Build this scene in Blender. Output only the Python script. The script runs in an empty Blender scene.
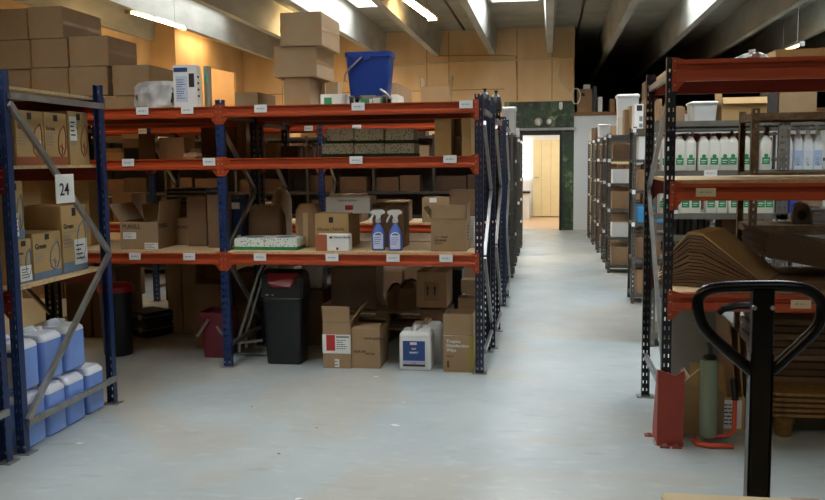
import bpy, bmesh, math, random
from mathutils import Vector, Matrix
random.seed(7)
sc = bpy.context.scene
SKYP, OFFP, LAMPP, TUBEP, EXPO = 12.5, 90, 38, 50, 0.0
col = sc.collection
# ------------------------------------------------------------------ camera model
CF, CYAW, CPIT, CROLL, CH = 870.0, .156, .104, .011, 1.55

def at(px, py, X=None, Y=None, Z=None):
    """world point seen at an image position, on the plane X=, Y= or Z= given"""
    a = (px-412.5)/CF; b = (250-py)/CF
    cr, sr = math.cos(CROLL), math.sin(CROLL)
    r = a*cr+b*sr; u = -a*sr+b*cr
    cp, sp = math.cos(CPIT), math.sin(CPIT)
    d = cp+u*sp; z = -sp+u*cp
    cy, sy = math.cos(CYAW), math.sin(CYAW)
    v = Vector((r*cy-d*sy, r*sy+d*cy, z))
    t = X/v.x if X is not None else (Y/v.y if Y is not None else (Z-CH)/v.z)
    return v*t+Vector((0, 0, CH))

cam_d = bpy.data.cameras.new('camera'); cam = bpy.data.objects.new('camera', cam_d); col.objects.link(cam)
cam_d.sensor_fit = 'HORIZONTAL'; cam_d.sensor_width = 36; cam_d.lens = 36*CF/825
cam_d.clip_start = .05; cam_d.clip_end = 200
def _axis(px, py):
    return (at(px, py, Y=1)-Vector((0, 0, CH))).normalized()
_f = _axis(412.5, 250); _r = (_axis(512.5, 250)-_f); _r = (_r-_f*_r.dot(_f)).normalized(); _u = _r.cross(_f)
M4 = Matrix((( _r.x, _u.x, -_f.x, 0), (_r.y, _u.y, -_f.y, 0), (_r.z, _u.z, -_f.z, CH), (0, 0, 0, 1)))
cam.matrix_world = M4
sc.camera = cam

# ------------------------------------------------------------------ materials
MATS = {}
def srgb(h):
    h = h.lstrip('#'); c = [int(h[i:i+2], 16)/255 for i in (0, 2, 4)]
    return tuple(x/12.92 if x <= .04045 else ((x+.055)/1.055)**2.4 for x in c)+(1,)

def mat(name, color, rough=.6, metal=0., var=.12, scale=6., bump=0., color2=None, trans=0., emit=None, estr=0., detail=4, alpha=1., stretch=None, spec=None, ior=None):
    if name in MATS: return MATS[name]
    m = bpy.data.materials.new(name); m.use_nodes = True; MATS[name] = m
    nt = m.node_tree; N = nt.nodes; L = nt.links; b = N['Principled BSDF']
    c = srgb(color) if isinstance(color, str) else color
    c2 = (srgb(color2) if isinstance(color2, str) else color2) if color2 else tuple(x*(1-var*2) for x in c[:3])+(1,)
    b.inputs['Roughness'].default_value = rough; b.inputs['Metallic'].default_value = metal
    b.inputs['Base Color'].default_value = c
    if var > 0 or color2:
        tc = N.new('ShaderNodeTexCoord'); n = N.new('ShaderNodeTexNoise'); r = N.new('ShaderNodeMix'); r.data_type = 'RGBA'
        n.inputs['Scale'].default_value = scale; n.inputs['Detail'].default_value = detail
        if stretch:
            mp = N.new('ShaderNodeMapping'); mp.inputs['Scale'].default_value = stretch
            L.new(tc.outputs['Object'], mp.inputs['Vector']); L.new(mp.outputs['Vector'], n.inputs['Vector'])
        else: L.new(tc.outputs['Object'], n.inputs['Vector'])
        ra = N.new('ShaderNodeMapRange'); ra.inputs[1].default_value = .3; ra.inputs[2].default_value = .7
        L.new(n.outputs['Fac'], ra.inputs[0]); L.new(ra.outputs[0], r.inputs[0])
        r.inputs[6].default_value = c; r.inputs[7].default_value = c2
        L.new(r.outputs[2], b.inputs['Base Color'])
        if bump:
            bp = N.new('ShaderNodeBump'); bp.inputs['Strength'].default_value = bump; bp.inputs['Distance'].default_value = .02
            L.new(n.outputs['Fac'], bp.inputs['Height']); L.new(bp.outputs[0], b.inputs['Normal'])
    if trans: b.inputs['Transmission Weight'].default_value = trans
    if ior: b.inputs['IOR'].default_value = ior
    if spec is not None: b.inputs['Specular IOR Level'].default_value = spec
    if alpha < 1: b.inputs['Alpha'].default_value = alpha
    if emit:
        b.inputs['Emission Color'].default_value = srgb(emit) if isinstance(emit, str) else emit
        b.inputs['Emission Strength'].default_value = estr
    return m

KR = mat('cardboard', '#a08462', .82, var=.07, scale=5)
KR2 = mat('cardboard_dull', '#9c7c5a', .85, var=.08, scale=5)
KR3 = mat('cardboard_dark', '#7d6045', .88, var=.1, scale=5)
KRG = mat('cardboard_golden', '#bd9c68', .8, var=.06, scale=5)
KRI = mat('cardboard_inside', '#8f6f4e', .9, var=.08, scale=7)
TAPE = mat('brown_tape', '#a17a4e', .3, var=.05)
TAPEC = mat('clear_tape', '#c8ab80', .18, var=.08)
ORG = mat('rack_orange', '#b5481f', .38, var=.1, scale=3)
ORGD = mat('rack_orange_deep', '#a34322', .42, var=.12, scale=3)
REDB = mat('rack_dark_red', '#7c1f16', .45, var=.1)
BLU = mat('rack_blue', '#16315f', .4, var=.1)
NAVY = mat('rack_navy', '#16223c', .42, var=.12)
BLK = mat('rack_black_blue', '#11151f', .4, var=.1)  # right rack paint; on rear uprights it puts shade into the colour
GALV = mat('galvanised_steel', '#a8a9a6', .38, .75, var=.12, scale=14)
GREYM = mat('grey_shelving_steel', '#827e74', .45, .5, var=.12, scale=9)
RUST = mat('rusty_brown_steel', '#77603f', .6, .35, color2='#4c3a29', scale=18)
BOARD = mat('chipboard', '#d3b98e', .75, color2='#b99a6c', scale=45)
WHITE = mat('white_paper', '#e6e6e2', .6, var=.02)
INK = mat('dark_ink', '#2a2724', .7, var=0)
INKG = mat('grey_ink', '#80858a', .7, var=0)
INKB = mat('brown_ink', '#6b3d20', .7, var=0)
SLATE = mat('slate_blue_print', '#6c8199', .7, var=.04)
REDP = mat('red_print', '#b52a2c', .6, var=.03)
BLUP = mat('blue_print', '#23457e', .5, var=.03)
GRNP = mat('green_print', '#2f8a55', .55, var=.05)
TERRA = mat('terracotta_print', '#a25a38', .6, var=.04)
WPL = mat('white_plastic', '#dedfda', .35, var=.03)
BPL = mat('black_plastic', '#14161a', .42, var=.08)
RPL = mat('red_plastic', '#b21f24', .35, var=.04)
DRPL = mat('dark_red_plastic', '#6e2430', .4, var=.05)
BUCK = mat('blue_plastic', '#1b3c8c', .36, var=.04)
FROST = mat('frosted_plastic', '#d8dad8', .3, var=.03, trans=.1)
LIQ = mat('blue_jug_plastic', '#8aabec', .26, color2='#7799e0', scale=4)
LIQT = mat('empty_jug_plastic', '#e2e8f2', .3, var=.03)
BLKM = mat('black_metal', '#050506', .3, .0, var=.05, spec=.2)
KR4 = mat('cardboard_deep', '#5f4835', .9, var=.1, scale=5)  # darkest kraft, with the shade on stacked cartons put into its colour
GREYD = mat('dark_shelving_steel', '#63615b', .5, .45, var=.12, scale=9)
WRAP = None

def film(name, tint, a=.35, rough=.15):
    if name in MATS: return MATS[name]
    m = bpy.data.materials.new(name); m.use_nodes = True; MATS[name] = m
    nt = m.node_tree; N = nt.nodes; L = nt.links; N.remove(N['Principled BSDF'])
    o = N['Material Output']; tr = N.new('ShaderNodeBsdfTransparent'); g = N.new('ShaderNodeBsdfPrincipled'); mx = N.new('ShaderNodeMixShader')
    g.inputs['Base Color'].default_value = srgb(tint); g.inputs['Roughness'].default_value = rough
    n = N.new('ShaderNodeTexNoise'); n.inputs['Scale'].default_value = 5; n.inputs['Distortion'].default_value = .4
    tc = N.new('ShaderNodeTexCoord'); L.new(tc.outputs['Object'], n.inputs['Vector'])
    bp = N.new('ShaderNodeBump'); bp.inputs['Strength'].default_value = .8; bp.inputs['Distance'].default_value = .03
    L.new(n.outputs['Fac'], bp.inputs['Height']); L.new(bp.outputs[0], g.inputs['Normal'])
    mr = N.new('ShaderNodeMapRange'); mr.inputs[1].default_value = .35; mr.inputs[2].default_value = .7; mr.inputs[3].default_value = a*.5; mr.inputs[4].default_value = min(1, a*1.5)
    L.new(n.outputs['Fac'], mr.inputs[0]); L.new(mr.outputs[0], mx.inputs[0])
    L.new(tr.outputs[0], mx.inputs[1]); L.new(g.outputs[0], mx.inputs[2]); L.new(mx.outputs[0], o.inputs['Surface'])
    return m
WRAP = film('clear_film', '#e4e6e6', .14, .1)
BAGF = film('milky_film', '#eef0f0', .62, .2)

def floral(name='floral_pattern'):
    m = bpy.data.materials.new(name); m.use_nodes = True
    nt = m.node_tree; N = nt.nodes; L = nt.links; b = N['Principled BSDF']
    tc = N.new('ShaderNodeTexCoord'); v = N.new('ShaderNodeTexVoronoi'); v.inputs['Scale'].default_value = 60
    L.new(tc.outputs['Object'], v.inputs['Vector'])
    r = N.new('ShaderNodeValToRGB'); e = r.color_ramp.elements
    e[0].position = .22; e[0].color = srgb('#3f5a48'); e[1].position = .34; e[1].color = srgb('#dfe6dc')
    L.new(v.outputs['Distance'], r.inputs[0]); L.new(r.outputs[0], b.inputs['Base Color']); b.inputs['Roughness'].default_value = .7
    return m
FLOR = floral()

# ------------------------------------------------------------------ mesh building
class MB:
    def __init__(s): s.b = bmesh.new()
    def box(s, x0, x1, y0, y1, z0, z1, M=None):
        vs = [s.b.verts.new((x, y, z)) for z in (z0, z1) for y in (y0, y1) for x in (x0, x1)]
        for f in ((0, 2, 3, 1), (4, 5, 7, 6), (0, 1, 5, 4), (2, 6, 7, 3), (0, 4, 6, 2), (1, 3, 7, 5)):
            s.b.faces.new([vs[i] for i in f])
        if M is not None: bmesh.ops.transform(s.b, matrix=M, verts=vs)
        return s
    def prism(s, pts, axis, a0, a1, M=None):
        """outline pts (two coords) extruded along axis from a0 to a1"""
        def mk(p, a):
            return {'x': (a, p[0], p[1]), 'y': (p[0], a, p[1]), 'z': (p[0], p[1], a)}[axis]
        A = [s.b.verts.new(mk(p, a0)) for p in pts]; B = [s.b.verts.new(mk(p, a1)) for p in pts]
        n = len(pts)
        s.b.faces.new(A[::-1]); s.b.faces.new(B)
        for i in range(n): s.b.faces.new([A[i], A[(i+1) % n], B[(i+1) % n], B[i]])
        if M is not None: bmesh.ops.transform(s.b, matrix=M, verts=A+B)
        return s
    def bar(s, p, q, w, h, up=(0, 0, 1)):
        p, q = Vector(p), Vector(q); d = q-p; L = d.length; d.normalize(); u = Vector(up)
        sd = d.cross(u)
        if sd.length < 1e-4: sd = d.cross(Vector((1, 0, 0)))
        sd.normalize(); u = sd.cross(d)
        M = Matrix(((d.x, sd.x, u.x, p.x), (d.y, sd.y, u.y, p.y), (d.z, sd.z, u.z, p.z), (0, 0, 0, 1)))
        return s.box(0, L, -w/2, w/2, -h/2, h/2, M)
    def rings(s, rings, cap=True, closed=False):
        R = [[s.b.verts.new(p) for p in r] for r in rings]; n = len(R[0])
        for a, b in zip(R, R[1:]+([R[0]] if closed else [])):
            for i in range(n): s.b.faces.new([a[i], a[(i+1) % n], b[(i+1) % n], b[i]])
        if cap and not closed: s.b.faces.new(R[0][::-1]); s.b.faces.new(R[-1])
        return s
    def tube(s, pts, r, seg=8, closed=False):
        pts = [Vector(p) for p in pts]; n = len(pts); rs = []; prev = None
        for i, p in enumerate(pts):
            if closed: t = pts[(i+1) % n]-pts[i-1]
            else: t = pts[min(i+1, n-1)]-pts[max(i-1, 0)]
            t.normalize()
            if prev is None:
                a = Vector((0, 0, 1)) if abs(t.z) < .9 else Vector((1, 0, 0)); u = (a-t*a.dot(t)).normalized()
            else: u = (prev-t*prev.dot(t)).normalized()
            prev = u; v = t.cross(u); rr = r[i] if isinstance(r, (list, tuple)) else r
            rs.append([p+(u*math.cos(2*math.pi*k/seg)+v*math.sin(2*math.pi*k/seg))*rr for k in range(seg)])
        return s.rings(rs, True, closed)
    def lathe(s, prof, c=(0, 0), seg=20, sx=1., sy=1.):
        return s.rings([[(c[0]+r*sx*math.cos(2*math.pi*k/seg), c[1]+r*sy*math.sin(2*math.pi*k/seg), z) for k in range(seg)] for r, z in prof])
    def rrect(s, prof, c=(0, 0), n=4):
        """stack of rounded rectangles: (half x, half y, corner radius, z)"""
        rs = []
        for hx, hy, r, z in prof:
            ring = []
            for (sx, sy, a0) in ((1, 1, 0), (-1, 1, 90), (-1, -1, 180), (1, -1, 270)):
                for k in range(n+1):
                    a = math.radians(a0+90*k/n)
                    ring.append((c[0]+sx*(hx-r)+r*math.cos(a), c[1]+sy*(hy-r)+r*math.sin(a), z))
            rs.append(ring)
        return s.rings(rs)
    def xf(s, M):
        bmesh.ops.transform(s.b, matrix=M, verts=s.b.verts); return s

def obj(name, mb, m, parent=None, bevel=0, smooth=False, origin=None):
    b = mb.b
    bmesh.ops.recalc_face_normals(b, faces=b.faces)
    if bevel: bmesh.ops.bevel(b, geom=list(b.edges), offset=bevel, segments=2, affect='EDGES', clamp_overlap=True)
    if origin is not None: bmesh.ops.translate(b, vec=-Vector(origin), verts=b.verts)
    me = bpy.data.meshes.new(name); b.to_mesh(me); b.free()
    if smooth:
        for p in me.polygons: p.use_smooth = True
        try: me.set_sharp_from_angle(angle=math.radians(40))
        except Exception: pass
    if m: me.materials.append(m)
    o = bpy.data.objects.new(name, me); col.objects.link(o)
    if parent is not None: o.parent = parent
    return o

def tag(o, label=None, cat=None, group=None, kind=None):
    if label: o['label'] = label
    if cat: o['category'] = cat
    if group: o['group'] = group
    if kind: o['kind'] = kind
    return o
def thing(name, label, cat, loc=(0, 0, 0), rz=0, group=None):
    o = bpy.data.objects.new(name, None); col.objects.link(o); o.empty_display_size = .1
    o.location = loc; o.rotation_euler = (0, 0, rz)
    return tag(o, label, cat, group)
def struct(name, mb, m, **k):
    return tag(obj(name, mb, m, **k), kind='structure')
def copy_tree(o, parent=None):
    c = o.copy(); col.objects.link(c)
    if parent is not None: c.parent = parent
    for ch in [x for x in list(bpy.data.objects) if x.parent == o]: copy_tree(ch, c)
    return c
def kids_map():
    d = {}
    for x in bpy.data.objects:
        if x.parent: d.setdefault(x.parent.name, []).append(x)
    return d
def dup(o, loc, rz, label, kids, group=None):
    def rec(a, p):
        c = a.copy(); col.objects.link(c)
        if p is not None: c.parent = p
        for k in kids.get(a.name, []): rec(k, c)
        return c
    c = rec(o, None); c.location = loc; c.rotation_euler = (0, 0, rz); c['label'] = label
    if group: c['group'] = group
    return c
def text(name, s, size, m, parent, M, ext=.0006, bold=0, align='LEFT'):
    cu = bpy.data.curves.new(name, 'FONT'); cu.body = s; cu.size = size; cu.extrude = ext; cu.offset = bold*size*.01
    cu.resolution_u = 3; cu.align_x = align
    t = bpy.data.objects.new(name, cu); col.objects.link(t)
    dg = bpy.context.evaluated_depsgraph_get(); dg.update()
    me = bpy.data.meshes.new_from_object(t.evaluated_get(dg)); me.name = name
    bpy.data.objects.remove(t); bpy.data.curves.remove(cu)
    me.materials.clear(); me.materials.append(m); me.transform(M)
    o = bpy.data.objects.new(name, me); col.objects.link(o); o.parent = parent
    return o
FRONT = Matrix(((1, 0, 0, 0), (0, 0, -1, 0), (0, 1, 0, 0), (0, 0, 0, 1)))     # text plane facing -Y
SIDE = Matrix(((0, 0, 1, 0), (1, 0, 0, 0), (0, 1, 0, 0), (0, 0, 0, 1)))       # text plane facing +X
def TF(x, y, z): return Matrix.Translation((x, y, z)) @ FRONT
def TS(x, y, z): return Matrix.Translation((x, y, z)) @ SIDE

def scribble(w, h, rows, x0, y, z0, side=False, t=.0012, seed=1, fill=.9):
    """rows of small printed bars on a front (-Y) or side (+X) face"""
    rnd = random.Random(seed); mb = MB()
    for r in range(rows):
        z = z0+h-(r+.5)*h/rows; hh = h/rows*.16; u = 0
        end = w*(fill-rnd.random()*.35)
        while u < end:
            l = min(end-u, w*(.08+rnd.random()*.16))
            if side: mb.box(y, y+t, x0+u, x0+u+l, z-hh, z+hh)
            else: mb.box(x0+u, x0+u+l, y-t, y, z-hh, z+hh)
            u += l+w*.04
    return mb

# ------------------------------------------------------------------ cardboard boxes
def carton(label, x0, x1, y, z0, z1, d, rz=0, m=None, tape='h', flaps=None, stickers=(), words=(), group=None, name='cardboard_box', cat='box', side=(), tm=None, sag=0, bands=()):
    m = m or KR; w = abs(x1-x0); h = z1-z0
    t = thing(name, label, cat, ((x0+x1)/2, y+d/2, z0), rz, group)
    hx, hy = w/2, d/2; T = .005
    if flaps is None:
        body = obj('body', MB().box(-hx, hx, -hy, hy, 0, h), m, t, bevel=min(.004, w*.02))
        if tape == 'h':      # seam along the top and short tails down front and back
            tw = min(.03, w*.14)
            obj('tape', MB().box(-tw, tw, -hy-.001, hy+.001, h-.001, h+.001).box(-tw, tw, -hy-.0015, -hy, h-min(.06, h*.3), h).box(-tw, tw, -hy-.0015, -hy, 0, min(.05, h*.25)), tm or TAPE, t)
        elif tape == 'v':    # flaps closed along the width: tape tails on the side faces, seam seen on the side
            tw = min(.022, h*.14)
            obj('tape', MB().box(hx, hx+.0012, -hy, hy, h*.5-tw*.6, h*.5+tw*.6).box(-hx-.001, -hx+min(.05, w*.2), -hy-.0015, -hy, h*.5-tw, h*.5+tw).box(hx-min(.05, w*.2), hx+.001, -hy-.0015, -hy, h*.5-tw, h*.5+tw), tm or TAPE, t)
    else:
        mb = MB().box(-hx, hx, -hy, hy, 0, T).box(-hx, hx, -hy, -hy+T, T, h).box(-hx, hx, hy-T, hy, T, h).box(-hx, -hx+T, -hy+T, hy-T, T, h).box(hx-T, hx, -hy+T, hy-T, T, h)
        body = obj('body', mb, m, t)
        for sd, ang, ln in flaps:
            a = math.radians(ang); mbf = MB()
            e = .004
            if sd in 'fb':
                sg = -1 if sd == 'f' else 1
                M = Matrix.Translation((0, sg*hy, h)) @ Matrix.Rotation(-sg*a, 4, 'X')
                mbf.box(-hx+e, hx-e, -T/2, T/2, .002, ln, M)
            else:
                sg = -1 if sd == 'l' else 1
                M = Matrix.Translation((sg*hx, 0, h)) @ Matrix.Rotation(sg*a, 4, 'Y')
                mbf.box(-T/2, T/2, -hy+e, hy-e, .002, ln, M)
            obj('flap', mbf, m, t)
    for u0, u1, v0, v1, mm in bands:       # coloured printed areas on front, wrapping to the right side
        obj('printed_panel', MB().box(-hx+u0*w, -hx+u1*w, -hy-.0012, -hy, v0*h, v1*h), mm, t)
        if u1 >= 1: obj('printed_panel', MB().box(hx, hx+.0012, -hy, hy, v0*h, v1*h), mm, t)
    for i, (u0, u1, v0, v1, mm, rows) in enumerate(stickers):
        s = obj('sticker', MB().box(-hx+u0*w, -hx+u1*w, -hy-.003-.0012*i, -hy, v0*h, v1*h), mm, t)
        if rows:
            obj('print', scribble((u1-u0)*w*.86, (v1-v0)*h*.8, rows, -hx+u0*w+(u1-u0)*w*.07, -hy-.003-.0012*i, v0*h+(v1-v0)*h*.1, seed=i+rows), INK, s)
    for s_, u, v, size, mm in words:
        text('lettering', s_, size, mm, t, TF(-hx+u*w, -hy-.0016, v*h), bold=1)
    for q in side:
        if q[0] == 'sticker': obj('sticker', MB().box(hx, hx+.002, -hy+q[1]*d, -hy+q[2]*d, q[3]*h, q[4]*h), q[5], t)
        elif q[0] == 'word': text('lettering', q[1], q[4], q[5], t, TS(hx+.0015, -hy+q[2]*d, q[3]*h), bold=1)
        elif q[0] == 'rows': obj('print', scribble(q[2]*d, q[4]*h, q[5], -hy+q[1]*d, hx, q[3]*h, side=True, seed=5), INK, t)
    return t

def cpx(label, p0, p1, ptop, Y, z0, d, **k):
    """carton whose front spans image columns p0..p1 and rises to row ptop on plane Y"""
    pm = (p0+p1)/2
    a = at(p0, ptop+15, Y=Y).x; b = at(p1, ptop+15, Y=Y).x; z1 = at(pm, ptop, Y=Y).z
    return carton(label, a, b, Y, z0, max(z1, z0+.03), d, **k)

# ------------------------------------------------------------------ pallet racks
def upright_mb(x, y, H, w=.078, dep=.045, face=-1):
    """punched channel: front web with two columns of slots, two side flanges"""
    mb = MB(); t = .003; y0, y1 = (y, y+t) if face < 0 else (y-t, y)
    xs = [-.5, -.3, -.14, .16, .28, .5]; xs = [x+v*w for v in xs]
    for a, b in ((0, 1), (2, 3), (4, 5)): mb.box(xs[a], xs[b], y0, y1, 0, H)
    z = 0; p = .05
    while z < H:
        zt = min(z+p*.58, H)
        mb.box(xs[1], xs[2], y0, y1, z, zt); mb.box(xs[3], xs[4], y0, y1, z, zt); z += p
    d0, d1 = (y1, y1+dep) if face < 0 else (y0-dep, y0)
    mb.box(x-w/2, x-w/2+t, d0, d1, 0, H); mb.box(x+w/2-t, x+w/2, d0, d1, 0, H)
    return mb
def frame_parts(t, o, x, Y0, Y1, H, mf, mr, zig, bm=None, w=.06, low=.16, top=None, boff=0.):
    """one ladder frame at x: two uprights, feet and zigzag braces (zig: list of z, alternating front/rear)"""
    top = top or H-.12
    for y, m, fc in ((Y0, mf, -1), (Y1, mr, 1)):
        u = obj('upright', upright_mb(x, y, H, w=w, face=fc), m, t, origin=o)
        yy = y+.03 if fc < 0 else y-.03
        obj('foot_plate', MB().box(x-.055, x+.055, yy-.045, yy+.045, 0, .006), GALV, u, origin=o)
        bz = MB()
        for k in range(2): bz.tube([(x+(-.02, .02)[k], y-.006*(-fc), .04), (x+(-.02, .02)[k], y+.004*(-fc), .04)], .007, 6)
        obj('bolt', bz, GALV, u, origin=o)
    a, b = Y0+.03, Y1-.03; bm = bm or GALV
    def channel(p, q, nm):
        mb = MB(); mb.bar(p, q, .022, .034)
        obj(nm, mb, bm, t, origin=o)
    x += boff
    channel((x, a, top), (x, b, top), 'cross_brace'); channel((x, a, low), (x, b, low), 'cross_brace')
    for i in range(len(zig)-1):
        p = (x, a if i % 2 == 0 else b, zig[i]); q = (x, b if i % 2 == 0 else a, zig[i+1])
        channel(p, q, 'diagonal_brace')
def beam_mb(x0, x1, y, z0, h, face=-1, style=0):
    f = face
    pts = [(-.016, h), (.034, h), (.034, 0), (-.012, 0), (-.018, h*.07), (-.018, h*.26), (.002, h*.44), (.002, h*.86), (-.016, h*.92)]
    if style: pts = [(-.02, h), (.034, h), (.034, 0), (-.006, 0), (-.02, h*.12), (-.02, h*.5), (.006, h*.56), (.006, h*.74), (-.02, h*.8)]
    pts = [(y-f*a, z0+b) for a, b in pts]
    return MB().prism(pts, 'x', x0, x1)
def bay_parts(t, o, x0, x1, Y0, Y1, levels, h, m, mr, w=.06, board=BOARD, bth=.018, boards=None, pl=.001, style=0):
    for i, z in enumerate(levels):
        for y, mm, fc in ((Y0, m, -1), (Y1, mr, 1)):
            be = obj('beam', beam_mb(x0+w/2, x1-w/2, y, z, h, fc, style), mm, t, origin=o)
            for xx, sg in ((x0, 1), (x1, -1)):
                c0 = xx+sg*pl; c1 = xx+sg*(w/2+.004)
                a, b = sorted((c0, c1)); yy = (y-.006, y) if fc < 0 else (y, y+.006)
                mb = MB().box(a, b, yy[0], yy[1], z-.05, z+h+.012)
                mb.prism([(xx+sg*w/2, z-.05), (xx+sg*(w/2+.04), z-.002), (xx+sg*(w/2+.04), z+h), (xx+sg*w/2, z+h+.012)], 'y', yy[0], yy[1])
                obj('end_plate', mb, mm, be, origin=o)
                if fc < 0 and pl < .01:
                    for zb_ in (z-.02, z+h*.5, z+h-.006): obj('rivet', MB().box(min(c0, c1)+.008, min(c0, c1)+.018, yy[0]-.002, yy[0], zb_-.004, zb_+.004), GALV, be, origin=o)
        if boards is None or boards[i]: obj('shelf_board', MB().box(x0+.03, x1-.03, Y0+.004, Y1-.004, z+h, z+h+bth), board, t, origin=o)
        else: obj('shelf_board', MB().box(x0+.035, x1-.035, Y0+.036, Y1-.036, z+h-.022, z+h-.002), board, t, origin=o)
def price_label(t, o, x, y, z, w=.095, h=.055, m=None):
    l = obj('price_label', MB().box(x-w/2, x+w/2, y-.004, y, z, z+h), m or WHITE, t, origin=o)
    mb = MB()
    for k in range(9):
        if k % 4 != 3: mb.box(x-w*.3+k*w*.068, x-w*.3+k*w*.068+w*.04, y-.0055, y-.004, z+h*.42, z+h*.58)
    obj('print', mb, INKG, l, origin=o)
# ================================================================== SETTING
YB = 18.92; ZB = 3.75; ZC = 4.28; XL = -6.75
def floor_mat():
    m = bpy.data.materials.new('painted_concrete'); m.use_nodes = True
    nt = m.node_tree; N = nt.nodes; L = nt.links; b = N['Principled BSDF']
    tc = N.new('ShaderNodeTexCoord')
    def noise(s, d=5, sc_=(1, 1, 1), dist=0):
        mp = N.new('ShaderNodeMapping'); mp.inputs['Scale'].default_value = sc_; L.new(tc.outputs['Object'], mp.inputs[0])
        n = N.new('ShaderNodeTexNoise'); n.inputs['Scale'].default_value = s; n.inputs['Detail'].default_value = d; n.inputs['Distortion'].default_value = dist
        L.new(mp.outputs[0], n.inputs[0]); return n.outputs['Fac']
    def rng(x, a, b_, c=0., d=1.):
        r = N.new('ShaderNodeMapRange'); r.inputs[1].default_value = a; r.inputs[2].default_value = b_; r.inputs[3].default_value = c; r.inputs[4].default_value = d; L.new(x, r.inputs[0]); return r.outputs[0]
    def mix(f, a, b_):
        x = N.new('ShaderNodeMix'); x.data_type = 'RGBA'
        if isinstance(f, float): x.inputs[0].default_value = f
        else: L.new(f, x.inputs[0])
        for i, v in ((6, a), (7, b_)):
            if isinstance(v, tuple): x.inputs[i].default_value = v
            else: L.new(v, x.inputs[i])
        return x.outputs[2]
    base = mix(rng(noise(1.1, 6), .35, .65), srgb('#a9b1af'), srgb('#9ba4a3'))
    base = mix(rng(noise(.55, 4, dist=1), .5, .58, 0, .5), base, srgb('#aaa18f'))
    base = mix(rng(noise(7, 8, (1, 2.2, 1)), .56, .7, 0, .35), base, srgb('#bfc3be'))
    base = mix(rng(noise(3.2, 10, (1, 3, 1)), .6, .74, 0, .4), base, srgb('#85877f'))
    base = mix(rng(noise(26, 3, (1, 2, 1)), .73, .78, 0, .6), base, srgb('#56544f'))
    L.new(base, b.inputs['Base Color'])
    L.new(rng(noise(3, 6), .3, .7, .3, .5), b.inputs['Roughness'])
    b.inputs['Specular IOR Level'].default_value = .5
    bp = N.new('ShaderNodeBump'); bp.inputs['Strength'].default_value = .12; bp.inputs['Distance'].default_value = .01
    L.new(noise(9, 8), bp.inputs['Height']); L.new(bp.outputs[0], b.inputs['Normal'])
    return m
FLOORM = floor_mat()
CONC = mat('concrete', '#c2c2b8', .85, var=.16, scale=2.2, bump=.15, detail=10, stretch=(1.5, .5, 1.5))
CONCD = mat('concrete_ceiling', '#b0aea0', .9, var=.14, scale=1.6, detail=8)
PLY = mat('plywood', '#ebca9b', .7, color2='#dcb682', scale=2.4, detail=8, stretch=(1, 1, .35))
PLYD = mat('plywood_panel', '#cda066', .75, color2='#bd8c50', scale=3)
WWALL = mat('white_wall', '#cfd6d8', .75, var=.03, scale=2)
CREAM = mat('cream_paint', '#e8d6a4', .6, var=.03)
DARKW = mat('dark_wall', '#3c3a36', .9, var=.1)
SEAM = mat('seam_dark', '#a88150', .9, var=0)

struct('floor', MB().box(-10, 9, -4, 27, -.1, 0), FLOORM)
# ceiling with skylight openings every second bay
BX = [-1.2*k for k in range(-6, 8)]                      # beam centre lines
def bay_sky(c): return [(c-.42, c+.42, a, b) for a, b in ([(11.3, 15.6)] if c < -5 else [(11.3, 15.6), (1.6, 4.4)] if c < -2 else [(11.3, 15.6), (4.4, 8.2), (-2.8, -.4)])]
SKYX = [-5.4, -3.0, -.6, 1.8, 4.2]
cb = MB(); xs = [-10]
sk = [r for c in SKYX for r in bay_sky(c)]
edges = sorted(set([-10, 9]+[v for c in SKYX for v in (c-.42, c+.42)]))
for i in range(len(edges)-1):
    a, b = edges[i], edges[i+1]; mid = (a+b)/2
    if any(abs(mid-c) < .3 for c in SKYX):
        ys = [-4]+sorted(v for r in bay_sky(mid) for v in r[2:])+[27]
        for k in range(0, len(ys), 2): cb.box(a, b, ys[k], ys[k+1], ZC, ZC+.15)
    else: cb.box(a, b, -4, 27, ZC, ZC+.15)
struct('ceiling', cb, CONCD)
GLASS = mat('skylight_diffuser', '#f2f6fa', .5, var=0, emit='#dbe9ff', estr=6.)
n = 0
for c in SKYX:
    for (a, b, y0, y1) in bay_sky(c):
        n += 1
        f = struct('window_%d' % n, MB().box(a+.002, a+.03, y0+.03, y1-.03, ZC-.02, ZC+.45).box(b-.03, b-.002, y0+.03, y1-.03, ZC-.02, ZC+.45).box(a+.002, b-.002, y0+.002, y0+.03, ZC-.02, ZC+.45).box(a+.002, b-.002, y1-.03, y1-.002, ZC-.02, ZC+.45), WPL)
        st = SKYP*((.6 if c < -5 else 1.25) if y0 > 10 else (1.25 if y0 > 1 else .4))
        obj('pane', MB().box(a+.03, b-.03, y0+.03, y1-.03, ZC+.36, ZC+.38), mat('skylight_glass_%d' % round(st*10), '#f2f6fa', .5, var=0, emit='#f3f8ff', estr=st), f)
k = 0
for x in BX:
    k += 1
    y1 = YB if x < .3 else 26.9
    struct('trim_%d' % k, MB().prism([(x-.06, ZB), (x+.06, ZB), (x+.11, ZC), (x-.11, ZC)], 'y', -4, y1), CONC)
for x in (-6.6, -4.2, -1.8, .6, 3.0, 5.4):               # dark roof joint in the closed bays
    k += 1; struct('trim_%d' % k, MB().box(x-.02, x+.02, -4, YB-.02 if x < .5 else 26.8, ZC-.012, ZC), BPL)

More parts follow.
